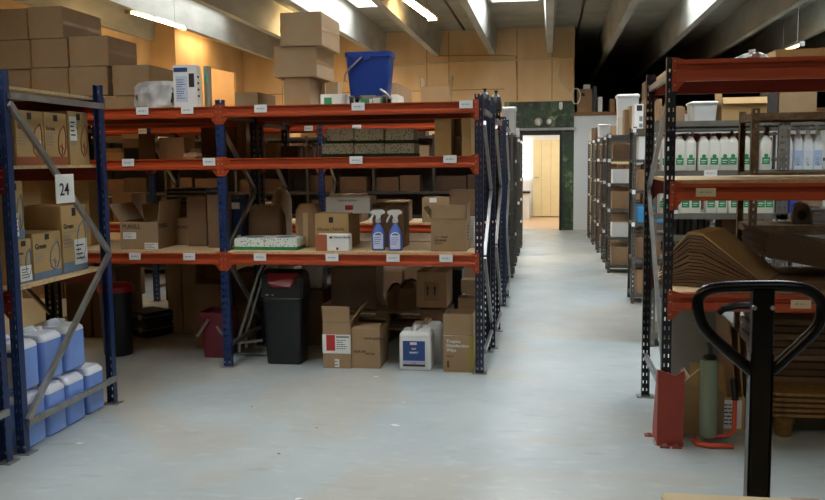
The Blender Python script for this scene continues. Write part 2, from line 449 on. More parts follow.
# back wall: plywood above, forest print around the door
e176 = at(176, 70, X=XL).y; X152 = at(152, 70, Y=e176).x
DX0, DX1, DZ = -.56, .22, 2.03
XR_ = .52
struct('wall_back', MB().box(XL-.1, -.95, YB, YB+.12, 0, ZC).box(-.95, XR_, YB, YB+.12, 2.74, ZC), PLY)
struct('wall_left', MB().box(XL-.12, XL, e176, YB, 0, ZC), PLY)
struct('wall_left_return', MB().box(X152, XL-.12, e176, e176+.1, 0, ZC), PLY)
struct('wall_left_front', MB().box(X152-.1, X152, -4, e176+.1, 0, ZC), PLY)
struct('wall_front', MB().box(-10, 9, -4.1, -4, 0, ZC), DARKW)
struct('wall_right', MB().box(9, 9.1, -4, 27, 0, ZC), CONCD)
struct('wall_back_dark', MB().box(XR_, 9, 26.9, 27, 0, ZC), DARKW)
struct('wall_mezzanine_side', MB().box(XR_-.04, XR_, YB+.12, 27, 2.5, ZC), DARKW)
struct('wall_back_white', MB().box(XR_, .84, YB-.02, YB+.1, 0, 2.42).box(.84, 1.75, YB-.02, YB+.1, 2.07, 2.42).box(1.75, 9, YB-.02, YB+.1, 0, 2.42), WWALL)
struct('floor_mezzanine', MB().box(XR_, 9, YB-.04, 26.9, 2.42, 2.5), mat('raw_timber', '#8d6a45', .8, var=.15, stretch=(.4, 4, 4)))
def forest():
    m = bpy.data.materials.new('forest_print'); m.use_nodes = True
    nt = m.node_tree; N = nt.nodes; L = nt.links; b = N['Principled BSDF']; b.inputs['Roughness'].default_value = .5
    tc = N.new('ShaderNodeTexCoord')
    mp = N.new('ShaderNodeMapping'); mp.inputs['Scale'].default_value = (4, 1, .9); L.new(tc.outputs['Object'], mp.inputs[0])
    a = N.new('ShaderNodeTexNoise'); a.inputs['Scale'].default_value = 1.6; a.inputs['Detail'].default_value = 4; L.new(mp.outputs[0], a.inputs[0])
    c = N.new('ShaderNodeTexNoise'); c.inputs['Scale'].default_value = 5; c.inputs['Detail'].default_value = 6; c.inputs['Distortion'].default_value = 1.5; L.new(tc.outputs['Object'], c.inputs[0])
    ad = N.new('ShaderNodeMath'); ad.operation = 'ADD'; L.new(a.outputs[0], ad.inputs[0]); L.new(c.outputs[0], ad.inputs[1])
    r = N.new('ShaderNodeValToRGB'); e = r.color_ramp.elements
    e[0].position = .8; e[0].color = srgb('#1b2a1a'); e[1].position = 1.0; e[1].color = srgb('#435939')
    q = r.color_ramp.elements.new(.9); q.color = srgb('#2c3f28'); q = r.color_ramp.elements.new(1.0); q.color = srgb('#8d9c74')
    hf = N.new('ShaderNodeMapRange'); hf.inputs[1].default_value = .55; hf.inputs[2].default_value = 1.45; L.new(ad.outputs[0], hf.inputs[0])
    e[0].position = .2; r.color_ramp.elements[1].position = .45; r.color_ramp.elements[2].position = .62; r.color_ramp.elements[3].position = .85
    L.new(hf.outputs[0], r.inputs[0]); L.new(r.outputs[0], b.inputs['Base Color']); return m
FOREST = forest()
struct('wall_back_mural', MB().box(-.95, DX0-.05, YB-.01, YB+.12, 0, 2.74).box(DX1+.05, XR_, YB-.01, YB+.12, 0, 2.74).box(DX0-.05, DX1+.05, YB-.01, YB+.12, DZ+.05, 2.74), FOREST)
# door opening, dark frame, office beyond
struct('door_1', MB().box(DX0-.05, DX0, YB-.05, YB+.16, 0, DZ+.08).box(DX1, DX1+.05, YB-.05, YB+.16, 0, DZ+.08).box(DX0, DX1, YB-.05, YB+.16, DZ, DZ+.08), mat('black_door_frame', '#101310', .4, var=.05))
struct('trim_40', MB().box(-.62, .56, YB-.1, YB-.01, DZ+.1, DZ+.15), GALV)
struct('floor_office', MB().box(-2.6, 3.2, YB+.12, 23.2, -.05, .004), mat('wood_floor', '#c9a680', .35, var=.06, stretch=(6, .5, 1)))
OW = mat('office_wall', '#f0efe9', .8, var=.01)
struct('wall_office', MB().box(-2.7, 3.3, 23.1, 23.2, 0, 2.4).box(-2.7, -2.6, YB+.12, 23.1, 0, 2.4).box(3.2, 3.3, YB+.12, 23.1, 0, 2.4), OW)
struct('ceiling_office', MB().box(-2.7, 3.3, YB+.12, 23.2, 2.4, 2.42), OW)
dr = struct('door_2', MB().box(at(533, 150, Y=22.9).x, at(560.5, 150, Y=22.9).x, 22.98, 23.05, .03, at(540, 140, Y=22.98).z), CREAM)
for xx in (541.5, 551): obj('panel_joint', MB().box(at(xx, 150, Y=22.97).x-.006, at(xx, 150, Y=22.97).x+.006, 22.974, 22.98, .05, 2.0), mat('cream_joint', '#c9b683', .7, var=0), dr)
obj('door_handle', MB().tube([(at(535, 177, Y=22.95).x, 22.97, 1.05), (at(535, 177, Y=22.95).x, 22.92, 1.05), (at(535, 177, Y=22.95).x+.1, 22.92, 1.05)], .012), GALV, dr)
wx0, wx1 = at(519, 150, Y=23).x, at(530.5, 150, Y=23).x
wf = struct('window_40', MB().box(wx0-.1, wx1, 23.02, 23.08, at(525, 178, Y=23.05).z, at(525, 141, Y=23.05).z), mat('daylit_glass', '#ffffff', .3, var=0, emit='#eef5ff', estr=3.2))
g = MB(); za, zb = at(525, 178, Y=23.05).z, at(525, 141, Y=23.05).z
for i in range(5): g.bar((wx0-.1+i*.09, 23.0, za), (wx0-.1+i*.09, 23.0, zb), .012, .012)
for i in range(7): g.bar((wx0-.1, 23.0, za+i*(zb-za)/6), (wx1, 23.0, za+i*(zb-za)/6), .012, .012)
obj('lattice', g, mat('lattice_grey', '#9a9a96', .6, var=0), wf)
cz = at(527, 191, Y=22.4).z
ct = thing('desk', 'white desk with dark top seen through the open office door', 'desk', (-.75, 22.4, 0))
obj('desktop', MB().box(-.45, .28, -.3, .3, cz-.05, cz), BPL, ct); obj('panel', MB().box(-.43, .26, -.27, -.25, 0, cz-.05), WPL, ct); obj('leg', MB().box(.2, .26, -.25, .27, 0, cz-.05), WPL, ct); obj('leg', MB().box(-.43, -.37, -.25, .27, 0, cz-.05), WPL, ct)
def area(name, loc, sx, sy, e, c, rot=(0, 0, 0)):
    L_ = bpy.data.lights.new(name, 'AREA'); L_.shape = 'RECTANGLE'; L_.size = sx; L_.size_y = sy; L_.energy = e; L_.color = c
    o = bpy.data.objects.new(name, L_); col.objects.link(o); o.location = loc; o.rotation_euler = rot; return o
area('office_light', (0, 21, 2.35), 3.5, 3, OFFP, (1, .98, .95))
struct('door_3', MB().box(.84, .87, YB-.04, YB+.12, 0, 2.09).box(1.72, 1.75, YB-.04, YB+.12, 0, 2.09).box(.87, 1.72, YB-.04, YB+.12, 2.05, 2.09), WPL)
struct('wall_office_cream', MB().box(.7, 1.9, 20.4, 20.5, 0, 2.3), CREAM)
# items on the mural wall
def disc(px, py, r, label):
    p = at(px, py, Y=YB-.02); t = thing('wall_lamp', label, 'lamp', (p.x, YB-.01, p.z))
    R = Matrix.Rotation(math.radians(90), 4, 'X')
    obj('base', MB().lathe([(r*.7, 0), (r*.7, .03)], seg=20).xf(R), GALV, t); obj('globe', MB().lathe([(r*.9, .03), (r, .06), (r*.85, .11), (r*.4, .14), (.002, .145)], seg=20).xf(R), WPL, t, smooth=True)
disc(538.6, 122, .085, 'larger round white globe lamp on the green forest print above the door')
disc(549.3, 122, .065, 'smaller round white globe lamp right above the open doorway')
p = at(560.8, 106, Y=YB-.02); t = thing('motion_sensor', 'small white oblong sensor high on the forest print wall', 'sensor', (p.x, YB-.01, p.z-.07))
obj('housing', MB().rrect([(.03, .02, .018, 0), (.04, .025, .02, .03), (.04, .025, .02, .12), (.03, .02, .018, .15)]), WPL, t, smooth=True); obj('bracket', MB().box(-.015, .015, 0, .012, -.02, .17), GALV, t)
# conduits and wall seams
def conduit(pts, r=.018, m=None, nm='trim_50'):
    global k
    k += 1; struct('trim_%d' % (50+k), MB().tube(pts, r, 6), m or mat('conduit', '#d8c49c', .5, var=.03))
P = lambda x, y: tuple(at(x, y, Y=YB-.03))
conduit([P(372, 66), P(573, 57.5)]); conduit([P(573, 58), P(573.5, 104)], .014)
conduit([P(437, 56), P(500, 55), P(516, 56), P(517.5, 100)], .009, SEAM)
conduit([P(560, 64), P(557, 75), P(562, 84), P(571, 96)], .007, WPL)
for px in (282, 334, 384, 427, 449, 517, 552):
    x = at(px, 80, Y=YB).x; k += 1; struct('trim_%d' % (50+k), MB().box(x-.008, x+.008, YB-.006, YB, 2.76 if x > -1 else 1.5, ZC-.02), SEAM)
for zz in (3.02,):
    k += 1; struct('trim_%d' % (50+k), MB().box(XL, -.95, YB-.006, YB, zz-.008, zz+.008), SEAM)
# leaning light board at the left side wall
a = at(203, 90, Y=14.2); b = at(234, 90, Y=14.2); zt = at(215, 66, Y=14.2).z
t = thing('plywood_board', 'tall pale plywood board standing by the left wall behind the white carton', 'board', ((a.x+b.x)/2, 14.6, 0))
hx = (b.x-a.x)/2
obj('body', MB().prism([(-hx, 0), (hx, 0), (hx, zt-.12), (-hx, zt)], 'y', -.4, -.3), PLYD, t)
obj('batten', MB().box(-hx, hx, -.43, -.4, .1, .2), PLYD, t)
# fluorescent battens
TUBE = mat('lit_tube', '#fff3d8', .4, var=0, emit='#ffd591', estr=TUBEP)
TUBEM = mat('lit_tube_mid', '#fff3d8', .4, var=0, emit='#ffd591', estr=60)
TUBEW = mat('lit_tube_dim', '#fff3d8', .4, var=0, emit='#ffd591', estr=12)
def batten(label, p, q, w=.5, tubes=2, e=60, tm=None):
    p, q = Vector(p), Vector(q); L = (q-p).length; c = (p+q)/2; pass
    t = thing('fluorescent_lamp', label, 'lamp', c, 0)
    d = (q-p).normalized(); s = d.cross(Vector((0, 0, 1))).normalized()
    hb = MB(); hb.bar(p-c+Vector((0, 0, .035)), q-c+Vector((0, 0, .035)), .07*tubes, .03); obj('housing', hb, WPL, t)
    for i in range(tubes):
        o = s*((i-(tubes-1)/2)*.075)
        obj('tube', MB().tube([p-c+o+d*.03, q-c+o-d*.03], .017, 8), tm or TUBE, t)
    for e_ in (p, q): obj('end_cap', MB().box(-.04*tubes, .04*tubes, -.02, .02, -.03, .05).xf(Matrix.Translation(e_-c)), GALV, t)
    for e_ in (p+d*.25, q-d*.25): obj('suspension_wire', MB().tube([e_-c+Vector((0, 0, .05)), Vector((e_.x, e_.y, ZC-.003))-c], .004, 5), GALV, t)
    area('lamp_glow', c+Vector((0, 0, -.06)), .1, L, e, (1, .74, .42), (0, 0, math.atan2(d.y, d.x)-math.pi/2))
batten('slim fluorescent lamp hanging over the carton stack at the left wall', at(128, 11.5, Y=12.2), at(184, 28.5, Y=13.6), tubes=1, e=LAMPP, tm=TUBEM)
batten('twin tube fluorescent lamp hanging above the blue mop bucket', at(404, -2, Y=12.9), at(432.5, 19, Y=14.1), tubes=2, e=LAMPP)
batten('small bright lamp far right between the dark beams', at(779, 53, Y=17.6), at(802, 44.5, Y=16.3), tubes=1, e=LAMPP*.35, tm=TUBEW)
batten('fluorescent lamp high over the left racking row near the camera', (-6.6, 7.2, 3.9), (-6.6, 8.6, 3.9), tubes=2, e=LAMPP)
batten('fluorescent lamp tucked above the outer concrete beam at the left wall', (-6.42, 15.4, 4.0), (-6.42, 16.8, 4.0), tubes=2, e=LAMPP*.3, tm=TUBEW)  # extra lamp behind the beam, out of view, added to brighten the left wall
batten('fluorescent lamp tucked between the concrete beams near the back wall', (-4.2, 15.2, 4.2), (-4.2, 16.6, 4.2), tubes=2, e=LAMPP, tm=TUBEM)  # unseen lamp added between the beams to lift the back wall
batten('fluorescent lamp over the aisle behind the viewpoint', (-1.8, -.8, 3.85), (-1.8, .6, 3.85), tubes=2, e=LAMPP*.5)
w = bpy.data.worlds.new('world'); sc.world = w; w.use_nodes = True
w.node_tree.nodes['Background'].inputs[0].default_value = (.6, .75, 1, 1); w.node_tree.nodes['Background'].inputs[1].default_value = .6
sc.view_settings.view_transform = 'Standard'; sc.view_settings.look = 'None'; sc.view_settings.gamma = 1; sc.view_settings.use_curve_mapping = False
sc.view_settings.exposure = EXPO
# ================================================================== RACKS
LV = [.785, 1.49, 1.87]; BH = .08
S1, S2, S3 = LV[0]+BH+.019, LV[1]+BH+.001, LV[2]+BH+.001
XA, XB_, XC, XD = -.488, -2.395, -4.3, -6.2
Y1, Y1b = 6.16, 6.95
Y2, Y2b = 7.02, 7.8
Y3, Y3b = 9.04, 9.72
def rack(name, label, group, frames, Y0, Y1_, H, levels, h, m_b, m_br, mf, mr, zig, w=.06, boards=None, low=.16, top=None, boff=.0, pl=.001):
    o = (frames[0], Y0, 0)
    t = thing(name, label, 'rack', o, 0, group)
    for i, x in enumerate(frames):
        a, b = (mf, mr) if not callable(mf) else mf(i)
        frame_parts(t, o, x, Y0, Y1_, H, a, b, zig, w=w, low=low, top=top, boff=boff if i == 0 else 0)
    for i in range(len(frames)-1):
        bay_parts(t, o, min(frames[i], frames[i+1]), max(frames[i], frames[i+1]), Y0, Y1_, levels, h, m_b, m_br, w=w, boards=boards, pl=pl)
    return t, o
r1, o1 = rack('pallet_rack', 'front orange and blue storage rack facing the camera across the left side', None, [XA, XB_, XC], Y1, Y1b, 2.0, LV, BH, ORG, ORGD, lambda i: (NAVY if i == 0 else BLU, NAVY), None, [1.8, 1.3, .85, .25], boards=(1, 0, 0), boff=.036)  # rear uprights are darker than the front ones, shade put into their colour
r2, o2 = rack('pallet_rack', 'orange and navy rack standing back to back behind the front rack', None, [XA+.03, XB_, XC], Y2, Y2b, 1.97, LV, BH, ORGD, ORGD, NAVY, BLK, [1.8, 1.3, .85, .25], boards=(1, 0, 0), boff=.036, pl=.026)
x3 = [at(503, 200, Y=Y3).x, at(321.5, 200, Y=Y3).x, at(152, 200, Y=Y3).x, at(-18, 200, Y=Y3).x]
r3, o3 = rack('pallet_rack', 'third orange and blue rack beyond the inner aisle on the left', None, x3, Y3, Y3b, 1.97, [.785, 1.46, 1.86], BH, ORG, ORGD, lambda i: (NAVY if i == 0 else BLU, BLK), None, [1.8, 1.3, .85, .25], boards=(1, 0, 0), boff=.036, pl=.026)
# price labels on the beams of the front rack
for px, py, lv in ((142, 106, 2), (187, 106, 2), (260.5, 105, 2), (358, 103, 2), (466, 98, 2), (128, 161, 1), (209, 158, 1), (209, 161, 1), (356, 160, 1), (450, 163, 1), (135, 254, 0), (189, 254, 0), (260, 257, 0), (332, 257, 0), (393, 258, 0), (446, 258, 0)):
    if (px, py) == (209, 158): continue
    p = at(px, py, Y=Y1-.02); z = LV[lv]+.03 if lv else LV[0]+.03
    price_label(r1, o1, p.x, Y1-.018, z)
for px in (143, 309, 357): price_label(r3, o3, at(px, 126, Y=Y3).x, Y3-.016, 1.86)

# rack 24 : end frame on the left and the frame of its neighbour
X24 = -2.785
r24, o24 = rack('pallet_rack', 'bright blue racking end frame at far left with the number 24 card', None, [X24, X24-1.9], 4.14, 5.16, 2.03, [.79, 1.44, 1.86], BH, REDB, REDB, BLU, BLU, [1.86, .98, .18], low=.165, top=1.9, w=.046, boff=.03)
r25, o25 = rack('pallet_rack', 'blue rack frame at the left picture edge nearest the camera', None, [X24-.01, X24-1.9], 3.0, 4.05, 2.03, [.79, 1.44, 1.86], BH, REDB, REDB, BLU, BLU, [.98, 1.86], low=.27, top=1.9, w=.046, boff=.03)
p = at(63, 189, X=X24+.03)
sg = obj('number_card', MB().box(X24+.043, X24+.047, p.y-.1, p.y+.09, p.z-.08, p.z+.085), WHITE, r24, origin=o24); tag(sg, 'white card numbered 24')
tx = text('numeral', '24', .1, INK, sg, TS(X24+.048-o24[0], p.y-.065-o24[1], p.z-.035), bold=1)

# right rack
XR = .625; RY0, RY1 = 4.72, 5.72
RL = [(.735, .095), (1.318, .09), (1.935, .108)]
oR = (XR, RY0, 0)
rR = thing('pallet_rack', 'heavy red and black pallet rack at the right front', 'rack', oR)
for x in (XR, XR+2.7): frame_parts(rR, oR, x, RY0, RY1, 2.06, BLK, BLK, [1.25, .42, .2] if False else [1.9, 1.35, .3], w=.05, low=.27, top=1.97)
for z, h in RL: bay_parts(rR, oR, XR, XR+2.7, RY0, RY1, [z], h, ORG, REDB, w=.05, boards=(1.2 < z < 1.5,), style=1)
for px, py, z in ((705, 196, 1.34), (800, 297, .76)): price_label(rR, oR, at(px, py, Y=RY0).x, RY0-.018, z, w=.1, h=.045, m=mat('cream_label', '#d3bd98', .7, var=.03))

# ---------------- upper level of front rack (tops)
Zt = S3
cpx('topmost cardboard box of the three box stack on the front rack', 280, 321.5, 12, 6.3, at(300, 46, Y=6.3).z, .56, tape='v')
cpx('middle cardboard box of the three box stack on the front rack', 273.5, 316, 45.5, 6.32, at(300, 77, Y=6.32).z, .56, tape='v', rz=.01)
cpx('bottom cardboard box of the three box stack on the front rack', 283, 309, 77.5, 6.34, Zt, .5, rz=.03)
cpx('low carton lying behind the rack top left of the three box stack', 235, 258, 92, 6.6, Zt, .45)
cpx('small tan box right of the bottom box of the tall stack', 326, 338, 82, 6.6, Zt+.045, .16, m=KR)
cpx('flat open box low beside the small tan box on the rack top', 320.5, 346, 94, 6.35, Zt, .3, m=WHITE, tape=None, bands=((.15, .45, .1, .7, GRNP),))
cpx('flat white and green box under the front wheels of the blue bucket', 346.5, 372, 94.5, 6.62, Zt, .28, m=WHITE, tape=None, bands=((.55, .9, .1, .7, GRNP),))
cpx('flat white and green box right of the blue bucket wheels', 373, 398, 94.5, 6.62, Zt, .28, m=WHITE, tape=None, bands=((.3, .7, .1, .7, GRNP),))
cpx('grey brown carton behind the blue bucket on the rack top', 382, 397, 83, 6.8, Zt, .75, m=KR2)
cpx('small open carton with raised side flaps at the right end of the rack top', 421, 449, 86.5, 6.7, Zt, .22, flaps=(('l', 5, .07), ('r', 8, .09)))
def white_box():
    t = cpx('tall white carton with blue logo standing on the front rack top', 173, 196.5, 65, 6.24, Zt, .085, m=WHITE, tape=None, name='appliance_box', stickers=((.04, .62, .84, .94, BLUP, 0), (.68, .9, .48, .8, INK, 0), (.12, .6, .14, .74, mat('pale_blue_panel', '#c3cde0', .6, var=0), 9)), side=(('rows', .15, .6, .2, .6, 4),))
    return t
white_box()
cpx('narrow grey board box with teal patch right of the tall white carton', 204, 208.5, 66, 6.4, Zt, .06, m=mat('greyboard', '#9d9a8c', .8, var=.03), tape=None, stickers=((-.0, .8, .62, .86, mat('teal_patch', '#6fb79c', .6, var=0), 0),))

# plastic wrapped dispensers
a, b = at(128, 90, Y=6.26), at(170, 90, Y=6.26)
t = thing('wrapped_dispenser', 'clear plastic bag holding dark speaker like units on the rack top', 'package', ((a.x+b.x)/2, 6.45, Zt))
w = (b.x-a.x)
for i in range(3):
    u = obj('unit', MB().box(-w/2+.015+i*w/3, -w/2+w/3*(i+1), -.1, .1, .02, .17), mat('grey_unit', '#77797c', .5, var=.05), t, bevel=.01)
    obj('grille', MB().lathe([(.045, 0), (.045, .006), (.03, .008), (.002, .004)], seg=18).xf(Matrix.Translation((-w/2+.01+(i+.5)*w/3, -.1, .09)) @ Matrix.Rotation(math.radians(90), 4, 'X')), INK, u)
bag = MB(); rs = []
for z, f in ((.0, .95), (.03, 1.05), (.12, 1.08), (.18, 1.03), (.212, .85), (.22, .4)):
    rs.append([(math.cos(q*math.pi/12)*(w/2+.02)*f*(1+.05*math.sin(q*3.1+z*60)), math.sin(q*math.pi/12)*.14*f*(1+.06*math.sin(q*5+z*40)), z) for q in range(24)])
obj('bag', bag.rings(rs), BAGF, t)

# big carton stack upper left (on the second rack top)
big = [('top left', -14, 26.5, 9, 39.5, .5), ('top right', 28, 62.5, 6.5, 38, .52)]
Yk = 6.62
def stackbox(label, p0, p1, pt, pb, d, **k):
    zb = at((p0+p1)/2, pb, Y=Yk).z
    return cpx(label, p0, p1, pt, Yk, zb, d, tape='v', group='plain cartons piled above the left rack', **k)
stackbox('leftmost carton in the top row of the pile above the left rack', -14, 27, 9, 40, .5)
stackbox('right carton in the top row of the pile with sagging shiny tape', 28, 62.5, 6.5, 38.2, .62)
stackbox('left carton in the second row of the pile at picture edge', -12, 30.5, 40.5, 69.5, .5)
stackbox('middle carton in the second row of the pile above the left rack', 31.5, 67.5, 38.8, 67.5, .52)
stackbox('right carton in the second row of the pile with long tan side', 69, 108, 36, 66.3, .5)
stackbox('left carton in the third row of the pile, partly behind the blue post', -10, 30.5, 70.5, 97, .5)
stackbox('second carton in the third row of the pile above the left rack', 31.5, 68, 68, 97, .5)
stackbox('third carton in the third row of the pile, under the long sided one', 69, 107.5, 66.6, 95.5, .12)
stackbox('end carton of the third row of the pile beside the wrapped bag', 112.5, 149, 65, 95.5, .5)
for i, (a_, b_) in enumerate(((-10, 30), (31, 68), (69, 104), (105, 149))):
    cpx(['low carton at the left foot of the pile, mostly hidden by the post', 'second low carton under the pile above the left rack', 'third low carton under the pile, just right of centre', 'low carton at the right foot of the pile, behind the wrapped bag'][i], a_, b_, 97.5 if i < 3 else 96, Yk+.01, Zt+.001, .5, tape=None, group='plain cartons piled above the left rack')

# blue mop bucket
def bucket(name, label, px0, px1, pt, Y, zb, m, cast=True, dy=.26, group=None):
    a, b = at(px0, pt+8, Y=Y).x, at(px1, pt+8, Y=Y).x; zt = at((px0+px1)/2, pt, Y=Y).z
    h = zt-zb; w = (b-a)/2
    t = thing(name, label, 'bucket', ((a+b)/2, Y+dy/2, zb))
    z0 = .055 if cast else 0; hy = dy/2
    obj('tub', MB().rrect([(w*.8, hy*.78, .03, z0), (w*.82, hy*.8, .035, z0+.02), (w*.95, hy*.95, .04, h-.03), (w*.95, hy*.95, .04, h-.028), (w*.9, hy*.9, .035, h-.028), (w*.77, hy*.76, .03, z0+.02)]), m, t, smooth=True)
    obj('rim', MB().rrect([(w*.93, hy*.93, .04, h-.035), (w, hy, .045, h-.033), (w, hy, .045, h), (w*.93, hy*.93, .04, h), (w*.9, hy*.9, .035, h-.034)]), m, t, smooth=True)
    if cast:
        for sx in (-1, 1):
            for sy in (-1, 1):
                c = obj('caster', MB().tube([(sx*w*.72-.012, sy*hy*.72, .026), (sx*w*.72+.012, sy*hy*.72, .026)], .026, 14), BPL, t)
                obj('hub', MB().tube([(sx*w*.72-.015, sy*hy*.72, .026), (sx*w*.72+.015, sy*hy*.72, .026)], .011, 10).box(sx*w*.72-.018, sx*w*.72+.018, sy*hy*.72-.012, sy*hy*.72+.012, .035, .06), GALV, c)
        obj('spout', MB().prism([(-w*.35, .06), (w*.35, .06), (w*.2, .035), (-w*.2, .035)], 'y', -hy*.9, -hy*.7), GALV, t)
    return t, w, h, hy
t, w, h, hy = bucket('mop_bucket', 'blue plastic mop bucket on casters with a wire handle on the rack top', 343.5, 390, 51.5, 6.2, Zt, BUCK)
obj('handle', MB().tube([(-w*.2, -hy*.98, h-.035), (-w*.35, -hy*1.08, h-.06), (-w*.75, -hy*1.12, h-.12), (-w*.93, -hy*1.1, h-.16), (-w*1.0, -hy*.9, h-.2), (-w*.97, -hy*.5, h-.2)], .0065, 8), GALV, t, smooth=True)
for sx in (-.45, .05): obj('lug', MB().box(w*sx-.02, w*sx+.02, -hy-.008, -hy*.93, h-.06, h-.03), BUCK, t, bevel=.004)
obj('lever', MB().tube([(w*.55, -hy*.9, .1), (w*.8, -hy*1.0, .07), (w*1.0, -hy*1.0, .035)], .009, 8), GALV, t)

# black rolled items on the rear rack top at its right end
for i, (lab, p0, p1, pt, Y) in enumerate((('dark ragged package at the right end of the rack top', 478, 489, 91, 7.1), ('black bulging bag with grey edge on the rear rack top', 490, 500, 93, 7.5))):
    a, b = at(p0, pt+5, Y=Y).x, at(p1, pt+5, Y=Y).x; z = at((p0+p1)/2, pt, Y=Y).z
    t = thing('black_bag', lab, 'bag', ((a+b)/2, Y+.15, S3)); w = (b-a)/2
    hh = z-S3; obj('body', MB().rrect([(w, .14, .02, 0), (w*1.05, .15, .03, hh*.4), (w*.9, .13, .02, hh*.8), (w*.4, .05, .01, hh)]), BPL, t, smooth=True)
    obj('tie', MB().lathe([(.012, hh-.005), (.01, hh+.015), (.02, hh+.03)], seg=8), BPL, t)

# ---------------- middle level
def plain(label, p0, p1, pt, Y, z, d, **k): return cpx(label, p0, p1, pt, Y, z, d, **k)
plain('large dark carton on the middle level left of the black post', 201, 236, 127, 7.08, S2, .4, m=KR3, tape=None)
plain('tall dark carton against the large dark one on the middle level', 236.8, 246, 122, 7.1, S2, .2, m=KR2, tape=None)
plain('small carton with pale lid near the left blue post on the middle level', 122.5, 139, 134, 6.6, S2, .3, m=KR, tape=None, stickers=((0, 1, .82, 1, mat('cream_tape', '#e9cf98', .7, var=0), 0), (.1, .98, 0, .45, BPL, 0)))
t = thing('paper_bag', 'crumpled brown paper bag lying on the middle level', 'bag', (at(193, 156, Y=6.4).x, 6.4, S2))
obj('body', MB().rrect([(.05, .06, .02, 0), (.058, .07, .03, .02), (.05, .06, .03, .04), (.02, .03, .01, .05)]), KR2, t, smooth=True); obj('fold', MB().box(-.055, -.03, -.05, .05, .01, .04), KR2, t)
plain('narrow tan box behind the black post on the middle level', 265, 277, 143, 7.2, S2, .2, m=KRG, tape=None)
plain('dark tray box behind the black post on the middle level', 281, 298, 146, 7.2, S2, .3, m=KR3, tape=None)
jl = ['leftmost', 'second', 'third', 'fourth', 'fifth', 'rightmost']
for i in range(6):
    x = at(301.5+i*4.3, 150, Y=7.2).x; hj = (.1, .12, .09, .13, .12, .1)[i]
    t = thing('jar', '%s of the small clear jars on the middle level of the rear rack' % jl[i], 'jar', (x, 7.22+(i % 2)*.05, S2), 0, 'clear jars on the middle level')
    obj('body', MB().lathe([(.014, 0), (.0155, .004), (.0155, hj*.75), (.009, hj*.84), (.009, hj*.9)], seg=14), mat('jar_plastic', '#b9b4ac', .25, var=.03, trans=.5), t, smooth=True)
    obj('lid', MB().lathe([(.011, hj*.88), (.011, hj)], seg=12), WHITE if i % 2 else BPL, t)
def leafbox(label, p0, p1, pt, Y, z, d, name='tissue_box', top=False, g=None, rz=0, side=True, base=.25):
    t = plain(label, p0, p1, pt, Y, z, d, m=FLOR, tape=None, name=name, rz=rz, bands=((0, 1, 0, base, GRNP if top else mat('dark_green_print', '#2a4a2c', .7, var=.05)),), group=g)
    if top:
        a, b = at(p0, pt+10, Y=Y).x, at(p1, pt+10, Y=Y).x; h = max(at((p0+p1)/2, pt, Y=Y).z, z+.03)-z; w = b-a
        obj('opening', MB().prism([(math.cos(q*math.pi/8)*w*.3, math.sin(q*math.pi/8)*d*.3) for q in range(16)], 'z', h, h+.0015), INKG, t)
    return t
GP = 'patterned green based cartons on the middle level'
leafbox('patterned carton, upper left of the green based four on the middle level', 327, 353.5, 128.5, 6.56, S2+.096, .2, g=GP)
leafbox('patterned carton, lower left of the green based group on the middle level', 322, 353.5, 143.5, 6.54, S2, .25, g=GP)
leafbox('patterned carton, upper middle of the green based group on the middle level', 354.5, 383.5, 128.5, 6.55, S2+.096, .2, g=GP)
leafbox('patterned carton, lower middle of the green based group on the middle level', 354.5, 384, 143.5, 6.53, S2, .25, g=GP)
leafbox('patterned carton, upper right of the green based group on the middle level', 385.5, 414, 128.5, 6.55, S2+.096, .22, g=GP)
leafbox('patterned carton, lower right of the green based group on the middle level', 384.8, 414.5, 143.5, 6.52, S2, .26, g=GP)
plain('tall tan carton standing on the middle level near the right post', 434.5, 451, 118.5, 6.3, S2, .4, m=KRG, tape=None)
plain('upper of two small grey boxes between the tall tan cartons', 452.5, 460.5, 120, 6.55, S2+.15, .2, m=KR2, tape=None)
plain('lower of two small grey boxes between the tall tan cartons', 452.5, 460.5, 138, 6.5, S2, .2, m=KR2, tape=None)
plain('narrow tan carton next to the right blue post on the middle level', 461.5, 471, 118, 6.28, S2, .35, m=KRG, tape=None)

# ---------------- lower shelf
plain('open brown carton with folded out flap and dark logo on the lower shelf', 120, 157, 222, 6.25, S1, .42, m=KR, flaps=(('l', 32, .16), ('r', 8, .16), ('b', -10, .12)), stickers=((.08, .42, .38, .62, WHITE, 4), (.64, .99, .01, .24, WHITE, 3)), words=(('PURELL', .06, .76, .045, INK),), side=(('word', 'PURELL', .05, .76, .05, INK),), rz=.03)
plain('half hidden brown carton right of the open one on the lower shelf', 176, 192, 218, 6.62, S1, .15, m=KR2, tape=None, words=(('PURELL', .1, .6, .035, INK),))
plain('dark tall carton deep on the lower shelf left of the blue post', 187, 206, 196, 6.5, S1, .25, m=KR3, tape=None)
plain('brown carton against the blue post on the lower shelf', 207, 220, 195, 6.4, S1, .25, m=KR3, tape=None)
for i in range(4):
    a, b = at(166, 195, Y=7.2).x, at(205, 195, Y=7.2).x
    t = thing('plastic_crate', 'black slatted tray, %s of the pile of four behind the open carton' % ('bottom', 'second from bottom', 'third from bottom', 'top')[i], 'crate', ((a+b)/2, 7.35, at(185, 204, Y=7.22).z+.003+i*.036), 0, 'black trays behind the open carton')
    w = (b-a)/2; obj('body', MB().box(-w, w, -.14, .14, 0, .026), BPL, t); obj('rim', MB().box(-w-.006, w+.006, -.145, -.135, .02, .033), INKG, t)
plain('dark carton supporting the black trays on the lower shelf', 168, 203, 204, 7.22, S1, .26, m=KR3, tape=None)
plain('small white and blue box behind the middle blue post', 229, 241, 199, 6.7, S1, .2, m=BLUP, tape=None, stickers=((.1, .9, .78, .92, WHITE, 0), (.05, .95, .02, .2, WHITE, 2)))
